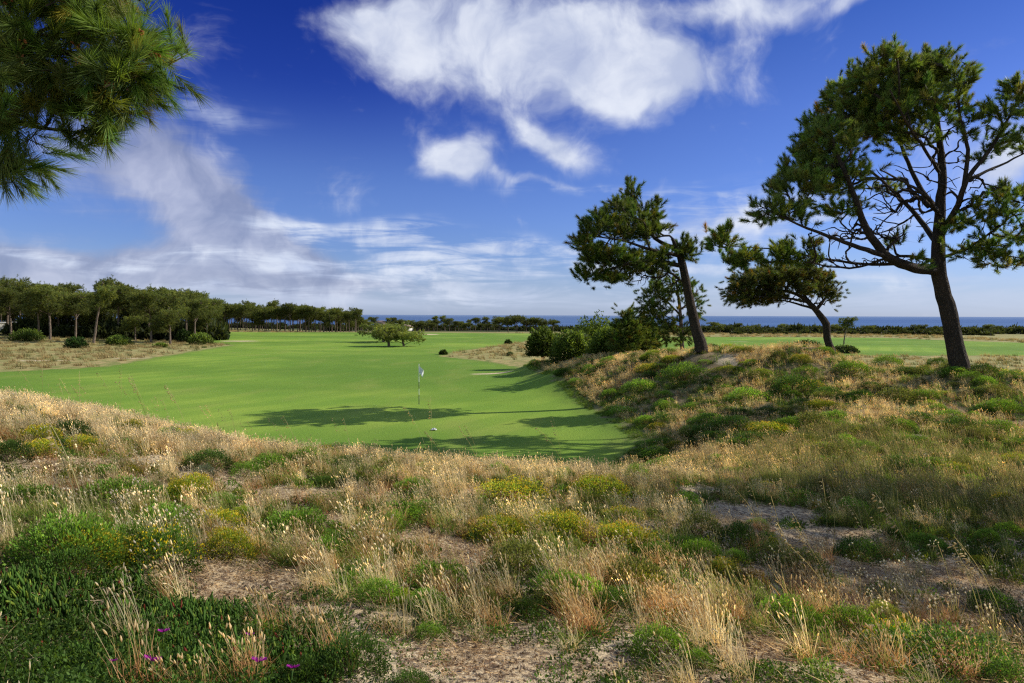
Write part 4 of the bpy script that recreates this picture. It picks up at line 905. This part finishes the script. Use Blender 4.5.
def scatter(name, label, pts, protos, smin, smax, normal_up=1.0, tilt=.08, sz=(.85, 1.2), scale=None):
    n = len(pts); me = bpy.data.meshes.new(name)
    me.vertices.add(n); me.vertices.foreach_set("co", pts.astype(np.float32).ravel())
    rot = np.stack([R.normal(0, tilt, n), R.normal(0, tilt, n), R.uniform(-.6, .6, n)], -1)
    s = R.uniform(smin, smax, n) if scale is None else scale * R.uniform(smin, smax, n)
    scl = np.stack([s, s, s * R.uniform(*sz, n)], -1)
    a = me.attributes.new("rot", 'FLOAT_VECTOR', 'POINT'); a.data.foreach_set("vector", rot.astype(np.float32).ravel())
    a = me.attributes.new("scl", 'FLOAT_VECTOR', 'POINT'); a.data.foreach_set("vector", scl.astype(np.float32).ravel())
    a = me.attributes.new("idx", 'INT', 'POINT'); a.data.foreach_set("value", R.integers(0, len(protos), n).astype(np.int32))
    o = bpy.data.objects.new(name, me); COL.objects.link(o); tag(o, label, name.replace("_", " "), kind='stuff')
    ng = bpy.data.node_groups.new(name, 'GeometryNodeTree')
    ng.interface.new_socket("Geometry", in_out='INPUT', socket_type='NodeSocketGeometry'); ng.interface.new_socket("Geometry", in_out='OUTPUT', socket_type='NodeSocketGeometry')
    N = ng.nodes; L = ng.links
    gi = N.new("NodeGroupInput"); go = N.new("NodeGroupOutput"); ip = N.new("GeometryNodeInstanceOnPoints"); jn = N.new("GeometryNodeJoinGeometry")
    for p_ in protos:
        oi = N.new("GeometryNodeObjectInfo"); oi.inputs["Object"].default_value = p_; gt = N.new("GeometryNodeGeometryToInstance")
        L.new(oi.outputs["Geometry"], gt.inputs[0]); L.new(gt.outputs[0], jn.inputs[0])
    def na(nm, t):
        q = N.new("GeometryNodeInputNamedAttribute"); q.data_type = t; q.inputs["Name"].default_value = nm; return q.outputs["Attribute"]
    er = N.new("FunctionNodeEulerToRotation"); L.new(na("rot", 'FLOAT_VECTOR'), er.inputs[0])
    L.new(gi.outputs[0], ip.inputs["Points"]); L.new(jn.outputs[0], ip.inputs["Instance"]); ip.inputs["Pick Instance"].default_value = True
    L.new(na("idx", 'INT'), ip.inputs["Instance Index"]); L.new(er.outputs[0], ip.inputs["Rotation"]); L.new(na("scl", 'FLOAT_VECTOR'), ip.inputs["Scale"])
    L.new(ip.outputs[0], go.inputs[0])
    md = o.modifiers.new("scatter", 'NODES'); md.node_group = ng
    return o

REDB = [(590, 620, 48, 30, 1.3), (680, 625, 50, 20, 1.0), (150, 455, 40, 12, .9), (440, 560, 60, 30, .8), (330, 560, 80, 20, .5), (280, 505, 90, 12, .6), (620, 580, 60, 16, .8), (460, 600, 50, 26, .6)]
ICEB = [(50, 605, 120, 26, 1.3), (170, 625, 70, 16, 1.2), (180, 662, 130, 18, .8), (300, 668, 40, 18, .9), (30, 640, 40, 30, .55)]
TAILB = [(150, 545, 60, 20, 1.2), (60, 520, 60, 20, .8), (940, 600, 80, 30, 1.6), (890, 640, 60, 30, .9), (90, 480, 100, 20, .5), (600, 590, 50, 40, .5), (320, 560, 60, 20, .5), (1000, 640, 50, 30, .9)]
GRNB = [(60, 500, 80, 22, .8), (800, 640, 80, 24, .8), (560, 530, 110, 24, .7), (400, 620, 60, 30, .5), (60, 640, 90, 40, .6)]
def field(n, x0, x1, y0, y1, wedge=None):
    x = R.uniform(x0, x1, n); y = R.uniform(y0, y1, n)
    if wedge: k = np.abs(x) < wedge * y + 2.5; x, y = x[k], y[k]
    z = H(x, y); px, row = proj(x, y, z); return x, y, z, px, row
def excl(x, y, k):
    v = np.ones(len(x))
    for (sx_, sy_, sr) in SHR:
        d = (x - sx_) ** 2 + ((y - sy_ + .45 * sr) * .85) ** 2; m = d < (sr * 1.25) ** 2
        v[m] = np.minimum(v[m], 1 - k * (1 - smooth(.85, 1.25, np.sqrt(d[m]) / sr)))
    return v
def pick(f, dens, maxn=None):
    x, y, z = f[:3]; k = R.random(len(x)) < dens; return np.stack([x, y, z], -1)[k]
F1 = field(64000, -16, 16, 1.2, 20, .85)
x, y, z, px, row = F1; sd = turf_sd(x, y); off = smooth(-.2, -.9, sd) if False else (sd < -.4).astype(float)
bare = np.clip(pix_blobs(px, row, BARE) + (fbm(x * 1.1, y * 1.1, 77, 3) - .5) * .5, 0, 1); bare = smooth(.25, .5, bare)
nD = fbm(x * .8, y * .8, 5, 3); nD3 = fbm(x * 2.6, y * 2.6, 58, 2); nD2 = fbm(x * 1.7, y * 1.7, 55, 3); nG = fbm(x * .9 + 9, y * .9, 6, 3); nR = fbm(x * 1.2, y * 1.2, 8, 3)
ice = pix_blobs(px, row, ICEB); icem = smooth(.35, .6, ice)
far1 = smooth(3, 9, y)
keep = off * (1 - bare) * (1 - .92 * icem); px2, row2 = proj(x, y, z + .25); keep = keep * (1 - .6 * smooth(.4, .7, pix_blobs(px2, row2, BARE)))
dD = keep * np.clip(pix_blobs(px, row, DRYB) * .5 * (.35 + .65 * smooth(.38, .6, nD2)) + smooth(.52, .66, nD) * .3 + .02, 0, .95) * (.52 + .32 * far1) * (.35 + 1.1 * smooth(.40, .56, nD3)) * excl(x, y, .95)
shade_r = smooth(760, 900, px) * smooth(640, 580, row)
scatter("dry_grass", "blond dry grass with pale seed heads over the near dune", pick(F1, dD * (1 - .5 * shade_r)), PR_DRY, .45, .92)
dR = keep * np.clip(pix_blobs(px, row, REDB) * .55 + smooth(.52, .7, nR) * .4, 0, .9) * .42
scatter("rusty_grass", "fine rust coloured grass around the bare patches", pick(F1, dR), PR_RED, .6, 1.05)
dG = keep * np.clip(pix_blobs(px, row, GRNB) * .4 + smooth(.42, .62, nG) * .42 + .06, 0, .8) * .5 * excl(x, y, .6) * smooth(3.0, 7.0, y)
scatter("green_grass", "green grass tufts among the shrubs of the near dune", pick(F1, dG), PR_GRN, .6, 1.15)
dC = off * (1 - bare * .98) * (1 - .8 * icem) * np.clip(smooth(.38, .56, nG) * .8 + .12, 0, 1) * .6
scatter("ground_cover", "small leaved green ground cover between the grasses", pick(F1, dC * smooth(4.5, 8, y)), PR_COV, .7, 1.4)
scatter('fine_ground_cover', 'fine leaved green ground cover close to the camera', pick(F1, dC * smooth(8, 4.5, y) * .7), PR_FINE, .7, 1.3)
dI = np.clip(icem, 0, 1) * .9
F1i = field(14000, -6.5, 1.5, 2.0, 6.5); ii_ = smooth(.35, .6, pix_blobs(F1i[3], F1i[4], ICEB))
ni = fbm(F1i[0] * 3, F1i[1] * 3, 91, 3)
scatter("succulent_mat", "dark green succulent mat with upright fleshy leaves in the lower left corner", pick(F1i, ii_ * .5 * smooth(.28, .5, ni)), PR_ICE, .75, 1.35, tilt=.18, sz=(.8, 1.4))
low = smooth(635, 665, F1i[4]) * smooth(330, 250, F1i[3]) * .5 + .06
scatter("leafy_carpet", "small leaved dark green carpet among the succulents at the lower left", pick(F1i, np.clip(low + (1 - smooth(.28, .5, ni)) * ii_ * .4, 0, 1) * (F1i[4] > 600) * (F1i[3] < 340) * (1 - pix_blobs(F1i[3], F1i[4], BARE[:2]))), PR_FINE, .9, 1.5)
dT = off * (1 - .5 * bare) * np.clip(pix_blobs(px, row, TAILB) * .10 + .003, 0, .5) * (.35 + .65 * far1)
scatter("hare_tail_grass", "white fluffy grass heads on thin stems across the near dune", pick(F1, dT), PR_TAIL, .8, 1.15)
dL = off * (.25 + .6 * bare) * smooth(12, 6, y) * .9
scatter("dry_litter", "dry stalks and small stones lying on the sandy soil", pick(F1, dL), PR_LIT, .7, 1.3)
pan = [(40, 396), (66, 398), (78, 400), (90, 402), (100, 398), (142, 418), (150, 418), (165, 420), (172, 416), (188, 424), (222, 432), (236, 438), (262, 440), (118, 405), (430, 468), (447, 466), (480, 470), (563, 476), (700, 500), (95, 560), (770, 560), (790, 590), (830, 545), (868, 560), (905, 600), (930, 612), (958, 620), (985, 625), (1000, 640), (845, 620), (820, 600), (728, 510), (300, 452), (350, 462)]
pp = []
for a, b in pan:
    q = ray_ground(a, b)
    while q[1] > 16.5: b += 3; q = ray_ground(a, b)
    pp.append(q)
pp = np.array(pp)
scatter("wild_oats", "tall thin oat stalks nodding above the rest of the grass", pp, PR_PAN, .95, 1.4, tilt=.05)

# the mound, the bank and the dune sides
F2 = [np.concatenate(q) for q in zip(field(70000, -3, 36, 15, 60), field(14000, -34, -3, 15, 66), field(7000, 36, 48, 15, 60))]
x, y, z, px, row = F2; sd = turf_sd(x, y); off = (sd < -.35).astype(float)
vis = ((x > (px * 0 - 60))).astype(float)
bare = smooth(.66, .8, fbm(x * .5, y * .5, 44, 3)); scar = pix_blobs(px, row, [(714, 363, 26, 11, 1)]) ; bare = np.clip(bare * .8 + 1.2 * smooth(.25, .6, scar), 0, 1)
nG = fbm(x * .45 + 9, y * .45, 16, 3); nD = fbm(x * .4, y * .4, 15, 3)
farth = smooth(60, 40, y)
tall = np.clip(pix_blobs(px, row, [(860, 470, 110, 36, 1), (980, 480, 80, 60, .8), (700, 500, 90, 16, .9), (760, 470, 50, 14, .5)]), 0, 1)
gold = np.clip(pix_blobs(px, row, [(740, 450, 90, 26, 1), (800, 360, 110, 8, 1), (600, 385, 40, 14, .8), (690, 440, 50, 14, .8), (950, 400, 60, 18, .6), (1000, 450, 60, 40, .5), (600, 366, 70, 8, .8)]), 0, 1)
scatter("mound_dry_grass", "golden dry grass covering the mound and the bank", pick(F2, off * (1 - bare) * np.clip(gold * .5 + smooth(.38, .6, nD) * .4 + .10, 0, .9) * (1 - .75 * tall) * excl(x, y, .5)), PR_DRYW, .6, 1.05)
scatter("mound_green_grass", "short green and olive growth covering the mound", pick(F2, off * (1 - bare * .7) * np.clip(smooth(.45, .65, nG) * .5 + .16, 0, .9)), PR_GRNW + PR_COV, .8, 1.6)
Ff = field(90000, -20, 12, 18, 60); sdf = turf_sd(Ff[0], Ff[1])
scatter('turf_fringe', 'uncut green grass fringing the mown turf', pick(Ff, ((sdf > -2.2) & (sdf < .3 )) * .8 * smooth(.38, .55, fbm(Ff[0] * .8, Ff[1] * .8, 95, 2))), PR_GRNW, .35, .8)
F3 = field(26000, 3, 30, 7, 26); tl = pix_blobs(F3[3], F3[4], [(850, 468, 110, 34, 1), (980, 490, 90, 60, .9), (900, 520, 90, 26, .8), (690, 506, 80, 14, .9), (1060, 500, 100, 70, .8)])
br = pix_blobs(F3[3], F3[4], BARE)
scatter("tall_olive_grass", "tall dull olive grass in the shaded hollow at the right", pick(F3, smooth(.25, .6, tl) * (1 - smooth(.3, .6, br)) * .42 * (.35 + .9 * smooth(.4, .6, fbm(F3[0] * .7, F3[1] * .7, 33, 2)))), PR_OLVW + PR_OLV[:2], .5, 1.05)
kS = off * (1 - bare) * (fbm(x * .35, y * .35, 17, 2) > .47) * .022 * ((x > 0) & (x < 32))
scatter("low_shrubs", "countless smaller shrubs filling the slope of the mound", pick(F2, kS), PR_SHR["green"] + PR_SHR["dark"] + PR_SHR["yellow"][:1] + PR_SHR["olive"], .45, 1.3, sz=(.7, 1.15))
x, y, z, px, row = F1; kN = keep * (y > 4.2) * .012
scatter("low_shrubs", "countless smaller shrubs half buried in the grass of the near dune", pick(F1, kN), PR_SHR["green"] + PR_SHR["dark"] + PR_SHR["yellow"] + PR_SHR["olive"][:1] + PR_SHR["red"][:1], .16, .42, sz=(.9, 1.5))
# far rough and coastal scrub
F4_ = field(30000, -120, 110, 60, 190); x, y = F4_[:2]
scatter("rough_grass", "pale dry rough grass bordering the fairway", pick(F4_, (turf_sd(x, y) < -.6) * .35 * (fbm(x * .06, y * .06, 61, 2) > .35)), PR_FAR, .8, 1.5)
x = R.uniform(-420, 560, 5200); y = R.uniform(232, 420, 5200); k = (fbm(x * .02, y * .02, 71, 3) > .42) & ((x > 20) | (x < -60) | (y > 300)) & (turf_sd(x, y) < -3) & ~((x < -20) & (y < 250))
pts = np.stack([x, y, H0(x, y)], -1)[k]
kk = (pts[:, 0] > 40) & (fbm(pts[:, 0] * .03, pts[:, 1] * .01, 72, 2) > .55); scatter('coastal_scrub', 'taller dark thickets standing out of the coastal scrub', pts[kk][::3], PR_SCR, 2.4, 4.6, sz=(.8, 1.3))
scatter("coastal_scrub", "dark low scrub along the coast between the fairway and the sea", pts, PR_SCR, 1.0, 3.0, sz=(.7, 1.3))
x = R.uniform(45, 130, 260); y = R.uniform(180, 232, 260); k = fbm(x * .05, y * .05, 73, 2) > .5
scatter("coastal_scrub", "dark low scrub patches beyond the right hand fairway", np.stack([x, y, H0(x, y)], -1)[k], PR_SCR, .8, 2.0, sz=(.6, 1.0))
x = R.uniform(-95, -56, 900); y = R.uniform(128, 170, 900); px_, _ = proj(x, y, H0(x, y)); k = px_ < 218
scatter("undergrowth", "dark undergrowth between the trunks of the left wood", np.stack([x, y, H0(x, y)], -1)[k], PR_SCR, 1.0, 2.6, sz=(.9, 1.7))

# ------------------------------------------------------------------ magenta flowers in the succulent mat
def flower_meshes():
    pet = Geo(); n = 40; a = np.arange(n) / n * 2 * PI; d = unit(np.stack([np.cos(a), np.sin(a), R.uniform(.15, .55, n)], -1))
    strips(pet, d * .006, d, .034, .0045, np.tile([0, 0, .1], (n, 1)), 3, (.26, .008, .22), (.45, .02, .38), prof=lambda t: .6 + .6 * t - .5 * t ** 3)
    cen = Geo(); b = disc(30, .008); strips(cen, b, up_dirs(30, .3), .012, .002, np.zeros((30, 3)), 1, (.6, .5, .1), (.75, .65, .2))
    stm = Geo(); tube(stm, [(0, 0, -.12), (0, 0, -.04), (0, 0, .002)], [.004, .004, .007], 6, (.06, .12, .03))
    return pet.mesh("petals", M_PETAL), cen.mesh("centre", M_PETAL), stm.mesh("stem", M_LEAF)
FP, FC, FS = flower_meshes()
for (px, row, lab, s) in [(164, 641, "magenta flower highest up among the succulent leaves", 1.0), (152, 677, "large magenta flower at the bottom edge left of the others", 1.35), (250, 645, "small dim magenta flower below the bare patch", .8), (259, 678, "bright magenta flower at the bottom edge", 1.2), (293, 681, "magenta flower half cut by the bottom edge", 1.0), (114, 674, "small dark magenta flower left of the large one", .6)]:
    p = ray_ground(px, row + 16); z = float(H(p[0], p[1]))
    e = empty("magenta_flower", (p[0], p[1], z + .135)); e.scale = (s * .8,) * 3; e.rotation_euler = (-.5 + R.normal(0, .1), R.normal(0, .15), 0)
    tag(e, lab, "flower", "magenta flowers in the succulent mat"); obj("petals", FP, e); obj("centre", FC, e); obj("stem", FS, e)

# ------------------------------------------------------------------ flagstick, scrap, houses
fx_, fy_ = G(419, 404.5); fz = float(H(fx_, fy_))
e = empty("golf_flag", (fx_, fy_, fz)); tag(e, "limp white flag on a thin black and white stick in the green", "golf flag")
WHT = flat_mat("white_paint", (.8, .8, .78), .4); BLK = flat_mat("black_paint", (.03, .03, .03), .4); CLOTH = flat_mat("white_cloth", (.82, .83, .85), .8, .1)
pole = Geo(); tube(pole, [(0, 0, -.1), (0, 0, 1.0), (0, 0, 2.18)], [.016, .016, .012], 10); po = obj("pole", pole.mesh("pole", WHT, smooth_=True), e)
for (a, b) in [(.02, .52), (.86, 1.22)]:
    q = Geo(); tube(q, [(0, 0, a), (0, 0, b)], [.0195, .0195], 10); obj("band", q.mesh("band", BLK, smooth_=True), po)
fg = Geo(); nu, nv = 14, 14; U, Vv = np.meshgrid(np.linspace(0, 1, nu), np.linspace(0, 1, nv)); wv = .045 * np.sin(U * 13 + Vv * 3) * U
FX = .014 + U * .26 * (1 - .25 * Vv); FZ = 2.12 - Vv * .36 - U * .24 - .05 * U * Vv; FY = wv + .03 * np.sin(Vv * 5) * U
i_, j_ = np.meshgrid(np.arange(nv - 1), np.arange(nu - 1), indexing='ij'); fg.add(np.stack([FX, FY, FZ], -1), np.stack([i_ * nu + j_, i_ * nu + j_ + 1, (i_ + 1) * nu + j_ + 1, (i_ + 1) * nu + j_], -1).reshape(-1, 4))
obj("flag", fg.mesh("flag", CLOTH, smooth_=True), e)
kn = Geo(); tube(kn, [(0, 0, 2.17), (0, 0, 2.185), (0, 0, 2.21), (0, 0, 2.225)], [.008, .022, .022, .006], 10); obj("knob", kn.mesh("knob", WHT, smooth_=True), e)
cup = Geo(); tube(cup, [(0, 0, .0), (0, 0, .014)], [.058, .054], 16); obj("cup_rim", cup.mesh("cup_rim", BLK), e)
sx, sy = G(434, 431); sz_ = float(H(sx, sy)); s = Geo(); n = 9; U, Vv = np.meshgrid(np.linspace(-1, 1, n), np.linspace(-1, 1, n))
s.add(np.stack([U * .11 + .03 * R.normal(size=U.shape), Vv * .08 + .03 * R.normal(size=U.shape), +.03 + .09 * R.random(U.shape) * (1 - .5 * (U ** 2 + Vv ** 2))], -1), (lambda a, b: np.stack([a * n + b, a * n + b + 1, (a + 1) * n + b + 1, (a + 1) * n + b], -1).reshape(-1, 4))(*np.meshgrid(np.arange(n - 1), np.arange(n - 1), indexing='ij')))
tag(obj("crumpled_cloth", s.mesh("crumpled_cloth", CLOTH), loc=(sx, sy, sz_)), "small crumpled white cloth lying on the sunlit turf between the two shadows", "cloth")

WALL = flat_mat("white_render", (.72, .70, .66), .8, .1, .2, .06, 3); ROOF = flat_mat("pale_tiles", (.30, .22, .18), .8, .1, .4, .25, 6); GLASS = flat_mat("dark_window", (.04, .05, .07), .15, .5); GREY = flat_mat("grey_render", (.45, .47, .5), .8, .1)
def box(g, x0, x1, y0, y1, z0, z1):
    g.add([(x0, y0, z0), (x1, y0, z0), (x1, y1, z0), (x0, y1, z0), (x0, y0, z1), (x1, y0, z1), (x1, y1, z1), (x0, y1, z1)], [[0, 3, 2, 1], [4, 5, 6, 7], [0, 1, 5, 4], [1, 2, 6, 5], [2, 3, 7, 6], [3, 0, 4, 7]])
def house(px, D, w, h, label, rz=0, flat=False):
    x = (px - 512) / FPX * D; z = float(H0(x, D)); e = empty("white_house", (x, D, z)); e.rotation_euler = (0, 0, rz); tag(e, label, "house", "white houses among the trees")
    g = Geo(); box(g, -w / 2, w / 2, -3, 3, -.5, h); obj("wall", g.mesh("wall", WALL), e)
    g = Geo()
    if flat: box(g, -w / 2 - .3, w / 2 + .3, -3.3, 3.3, h + .003, h + .3)
    else: g.add([(-w / 2 - .4, -3.4, h + .003), (w / 2 + .4, -3.4, h + .003), (w / 2 + .4, 3.4, h + .003), (-w / 2 - .4, 3.4, h + .003), (-w / 2 + 1, 0, h + 1.4), (w / 2 - 1, 0, h + 1.4)], [[0, 1, 5, 4], [2, 3, 4, 5], [0, 3, 2, 1]], [[1, 2, 5], [3, 0, 4]])
    obj("roof", g.mesh("roof", WALL if flat else ROOF), e)
    k = int(w // 2.6)
    for i in range(k):
        c = -w / 2 + (i + .5) * w / k; g = Geo(); box(g, c - .5, c + .5, -3.06, -3.003, h * .35, h * .8); wn = obj("window", g.mesh("window", GLASS), e)
        g = Geo(); box(g, c - .6, c + .6, -3.12, -3.063, h * .30, h * .345); obj("sill", g.mesh("sill", WALL), wn)
house(4, 142, 9, 1.7, "white house glimpsed between trunks at the left picture edge", flat=True)
house(96, 134, 7, 1.9, "long white house glimpsed behind the leaning trunk of the left wood", flat=True)
house(381, 296, 5, 3.0, "house with a cream wall behind the low trees on the fairway")
house(404, 296, 6, 1.5, "low white house above the fairway sand patch", -.2)

# ------------------------------------------------------------------ light and sky
SUN_EL = math.radians(32.2); sv = np.array([.965, .26]); sv = sv / np.linalg.norm(sv)
sdir = np.array([sv[0] * math.cos(SUN_EL), sv[1] * math.cos(SUN_EL), math.sin(SUN_EL)])
ld = bpy.data.lights.new("sun", 'SUN'); ld.energy = 5.0; ld.angle = math.radians(.53); ld.color = (1.0, .93, .80)
lo = bpy.data.objects.new("sun", ld); COL.objects.link(lo); lo.location = (60, 20, 60)
from mathutils import Vector
lo.rotation_euler = Vector(sdir.tolist()).to_track_quat('Z', 'Y').to_euler()

w = bpy.data.worlds.new("World"); sc.world = w; w.use_nodes = True; nt = w.node_tree; nt.nodes.clear(); g = NT(nt)
out = g.n("ShaderNodeOutputWorld"); bg = g.n("ShaderNodeBackground")
sky = g.n("ShaderNodeTexSky", sky_type='NISHITA'); sky.sun_disc = False; sky.sun_elevation = SUN_EL; sky.sun_rotation = math.atan2(sdir[0], sdir[1]); sky.altitude = 30; sky.air_density = 1.0; sky.dust_density = .25; sky.ozone_density = 3.0
tc = g.n("ShaderNodeTexCoord").outputs["Generated"]; sp = g.n("ShaderNodeSeparateXYZ"); g.l(tc, sp.inputs[0])
az = g.math('ARCTAN2', sp.outputs[0], sp.outputs[1]); el = g.math('ARCSINE', sp.outputs[2])
# deepen the sky with elevation, as a polarised clear maritime sky
cr = g.n("ShaderNodeValToRGB"); g.l(el, cr.inputs[0]); E = cr.color_ramp.elements
E[0].position = 0.0; E[0].color = (.56, .66, 1.03, 1); E[1].position = .14; E[1].color = (.50, .61, 1.08, 1)
for p_, c_ in ((.27, (.40, .51, 1.0)), (.40, (.22, .36, .86)), (.62, (.2, .34, .86)), (.9, (.6, .75, 1.0))):
    q = E.new(p_); q.color = (*c_, 1)
lf = g.math('MULTIPLY', g.math('MULTIPLY', g.ramp(az, .3, -.3), g.ramp(az, -2.0, -1.2)), g.math('MULTIPLY', g.ramp(el, .17, .33), g.ramp(el, .9, .7)))
tint = g.mix(lf, cr.outputs[0], g.mix(1.0, cr.outputs[0], (.34, .46, .82), 'MULTIPLY'))
side = g.ramp(g.math('ABSOLUTE', az), 1.1, 1.7)
tint = g.mix(side, tint, (1.0, 1.0, 1.0))
base = g.mix(1.0, sky.outputs[0], tint, 'MULTIPLY')
zc = g.math('ADD', sp.outputs[2], .12); cmb = g.n("ShaderNodeCombineXYZ"); g.l(g.math('DIVIDE', sp.outputs[0], zc), cmb.inputs[0]); g.l(g.math('DIVIDE', sp.outputs[1], zc), cmb.inputs[1])
pl_ = cmb.outputs[0]
ang = g.n("ShaderNodeCombineXYZ"); g.l(az, ang.inputs[0]); g.l(el, ang.inputs[1])
warp = g.n("ShaderNodeTexNoise"); g.l(ang.outputs[0], warp.inputs["Vector"]); warp.inputs["Scale"].default_value = 5.0; warp.inputs["Detail"].default_value = 4.0
wv_ = g.n("ShaderNodeVectorMath", operation='MULTIPLY_ADD'); g.l(warp.outputs["Color"], wv_.inputs[0]); wv_.inputs[1].default_value = (.20, .12, 0); g.l(ang.outputs[0], wv_.inputs[2])
wo = g.n("ShaderNodeVectorMath", operation='ADD'); g.l(wv_.outputs[0], wo.inputs[0]); wo.inputs[1].default_value = (-.10, -.06, 0)
ws = g.n("ShaderNodeSeparateXYZ"); g.l(wo.outputs[0], ws.inputs[0])
def ae(px, row):
    d = FWD + (px - 512) / FPX * RGT - (row - 341.5) / FPX * UPV; d = d / np.linalg.norm(d)
    return math.atan2(d[0], d[1]), math.asin(d[2])
def blob(px, row, rx, ry, k, rot=0.0):
    a, e_ = ae(px, row); a2, _ = ae(px + rx, row); rxa = abs(a2 - a); rya = abs(ae(px, row - ry)[1] - e_)
    du = g.math('SUBTRACT', ws.outputs[0], a); dv = g.math('SUBTRACT', ws.outputs[1], e_)
    if rot:
        c_, s_ = math.cos(rot), math.sin(rot)
        du, dv = g.math('ADD', g.math('MULTIPLY', du, c_), g.math('MULTIPLY', dv, s_)), g.math('SUBTRACT', g.math('MULTIPLY', dv, c_), g.math('MULTIPLY', du, s_))
    q = g.math('ADD', g.math('POWER', g.math('ABSOLUTE', g.math('DIVIDE', du, rxa)), 2.0), g.math('POWER', g.math('ABSOLUTE', g.math('DIVIDE', dv, rya)), 2.0))
    return g.math('MULTIPLY', g.math('EXPONENT', g.math('MULTIPLY', q, -1.0)), k)
def summed(L):
    s = None
    for b in L: v = blob(*b); s = v if s is None else g.math('ADD', s, v)
    return s
nA = g.noise(pl_, 1.6, 7, .58, .1); nB = g.noise(wo.outputs[0], 10.5, 8, .56, 0.0)
mp = g.n("ShaderNodeMapping"); mp.inputs["Scale"].default_value = (4.0, 30, 1); mp.inputs["Rotation"].default_value = (0, 0, -.07); g.l(ang.outputs[0], mp.inputs[0]); nC = g.noise(mp.outputs[0], 1.6, 7, .6, .6)
# big cumulus-like sheet
m1 = summed([(560, 60, 150, 40, .22), (370, 15, 50, 26, .8), (390, 55, 62, 36, .75), (470, 20, 80, 36, .7), (490, 78, 70, 30, .5), (570, 30, 80, 46, .85), (625, 88, 72, 32, 1.15), (655, 60, 40, 32, .7), (452, 168, 30, 20, 1.25), (480, 150, 24, 18, .5), (560, 152, 44, 18, 1.15, -.45), (520, 120, 40, 16, .35, -.4), (500, 182, 60, 7, .4, -.1), (570, 192, 60, 4, .4, -.14), (760, -4, 120, 16, .75), (860, 0, 60, 12, .5), (735, 50, 50, 36, .32), (1015, 165, 50, 30, 1.1), (940, 150, 60, 40, .3), (700, 225, 60, 20, .5), (740, 235, 60, 26, .4)])
d1 = g.math('ADD', m1, g.math('MULTIPLY', g.math('SUBTRACT', nB, .5), 1.8)); d1 = g.math('ADD', d1, g.math('MULTIPLY', g.math('SUBTRACT', nA, .5), .5))
c1 = g.ramp(d1, .10, 1.1)
# streaks low over the sea
m2 = summed([(390, 234, 120, 12, 1.2, -.06), (320, 230, 50, 8, .8), (470, 250, 110, 12, 1.0), (420, 270, 160, 12, .9), (330, 262, 60, 14, .6), (40, 243, 130, 7, 1.2), (170, 256, 80, 8, 1.1), (720, 225, 80, 22, .6), (760, 200, 70, 24, .35), (860, 215, 120, 24, .45), (200, 120, 70, 14, .5), (660, 262, 140, 18, .6), (600, 195, 110, 5, .5, -.06), (500, 292, 260, 7, .7), (900, 270, 160, 14, .5), (140, 292, 160, 8, .5)])
c2 = g.math('MULTIPLY', g.ramp(m2, .04, .8), g.ramp(g.math('ADD', g.math('MULTIPLY', nC, .65), g.math('MULTIPLY', nB, .35)), .42, .62))
# veil and grey bank on the left
m3 = summed([(40, 262, 190, 26, 1.5), (200, 272, 140, 28, 1.4), (270, 250, 70, 34, .8, -.6), (190, 185, 80, 36, .7, -.5), (110, 160, 80, 34, .7), (235, 225, 70, 30, .7, -.5), (330, 285, 160, 12, .5)])
d3 = g.math('ADD', m3, g.math('MULTIPLY', g.math('SUBTRACT', nC, .5), .8)); d3 = g.math('ADD', d3, g.math('MULTIPLY', g.math('SUBTRACT', nB, .5), 1.3)); c3 = g.ramp(d3, .08, .95)
# broken bright cloud added out of view, overhead and behind, as fill light
fill_cloud = g.math('MAXIMUM', g.ramp(g.math('ABSOLUTE', az), 1.2, 1.7), g.ramp(el, .62, .85)); fill_cloud = g.math('MULTIPLY', fill_cloud, g.ramp(g.noise(tc, 2.2, 5), .36, .56)); fill_cloud = g.math('MULTIPLY', fill_cloud, g.ramp(el, .02, .2))
# thin line of cloud on the horizon
hz = g.math('MULTIPLY', g.ramp(el, .0, .018), g.ramp(el, .05, .022)); hz = g.math('MULTIPLY', hz, g.ramp(nC, .35, .65, .15, .75))
haze = g.ramp(el, .10, -.005, 0, .5)
shadeN = g.ramp(nB, .35, .7); colw = g.mix(shadeN, (4.6, 5.2, 6.9), (7.4, 7.8, 8.7))
CS = 1.0
b = g.mix(haze, base, (3.7, 4.7, 7.0))
b = g.mix(g.math('MULTIPLY', c3, .8), b, g.mix(shadeN, (2.4, 2.8, 4.3), (4.8, 5.1, 6.5)))
b = g.mix(g.math('MULTIPLY', c2, .95), b, g.mix(shadeN, (4.6, 5.4, 7.4), (6.8, 7.4, 8.6)))
b = g.mix(g.math('MULTIPLY', hz, .8), b, (5.2, 5.9, 7.5))
b = g.mix(g.math('MULTIPLY', c1, .93), b, colw)
b = g.mix(g.math('MULTIPLY', fill_cloud, .2), b, (9.0, 9.1, 9.4))
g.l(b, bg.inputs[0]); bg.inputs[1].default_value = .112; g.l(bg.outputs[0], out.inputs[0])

# ------------------------------------------------------------------ render settings
sc.render.engine = 'CYCLES'
sc.view_settings.view_transform = 'Standard'; sc.view_settings.look = 'None'; sc.view_settings.exposure = 0; sc.view_settings.gamma = 1
sc.cycles.max_bounces = 6; sc.cycles.diffuse_bounces = 3; sc.cycles.transmission_bounces = 3; sc.cycles.glossy_bounces = 2; sc.cycles.transparent_max_bounces = 4
sc.cycles.use_denoising = False; sc.cycles.denoising_input_passes = 'RGB_ALBEDO_NORMAL'; sc.cycles.denoising_prefilter = 'ACCURATE'; sc.cycles.filter_width = 1.25
sc.cycles.sample_clamp_indirect = 6
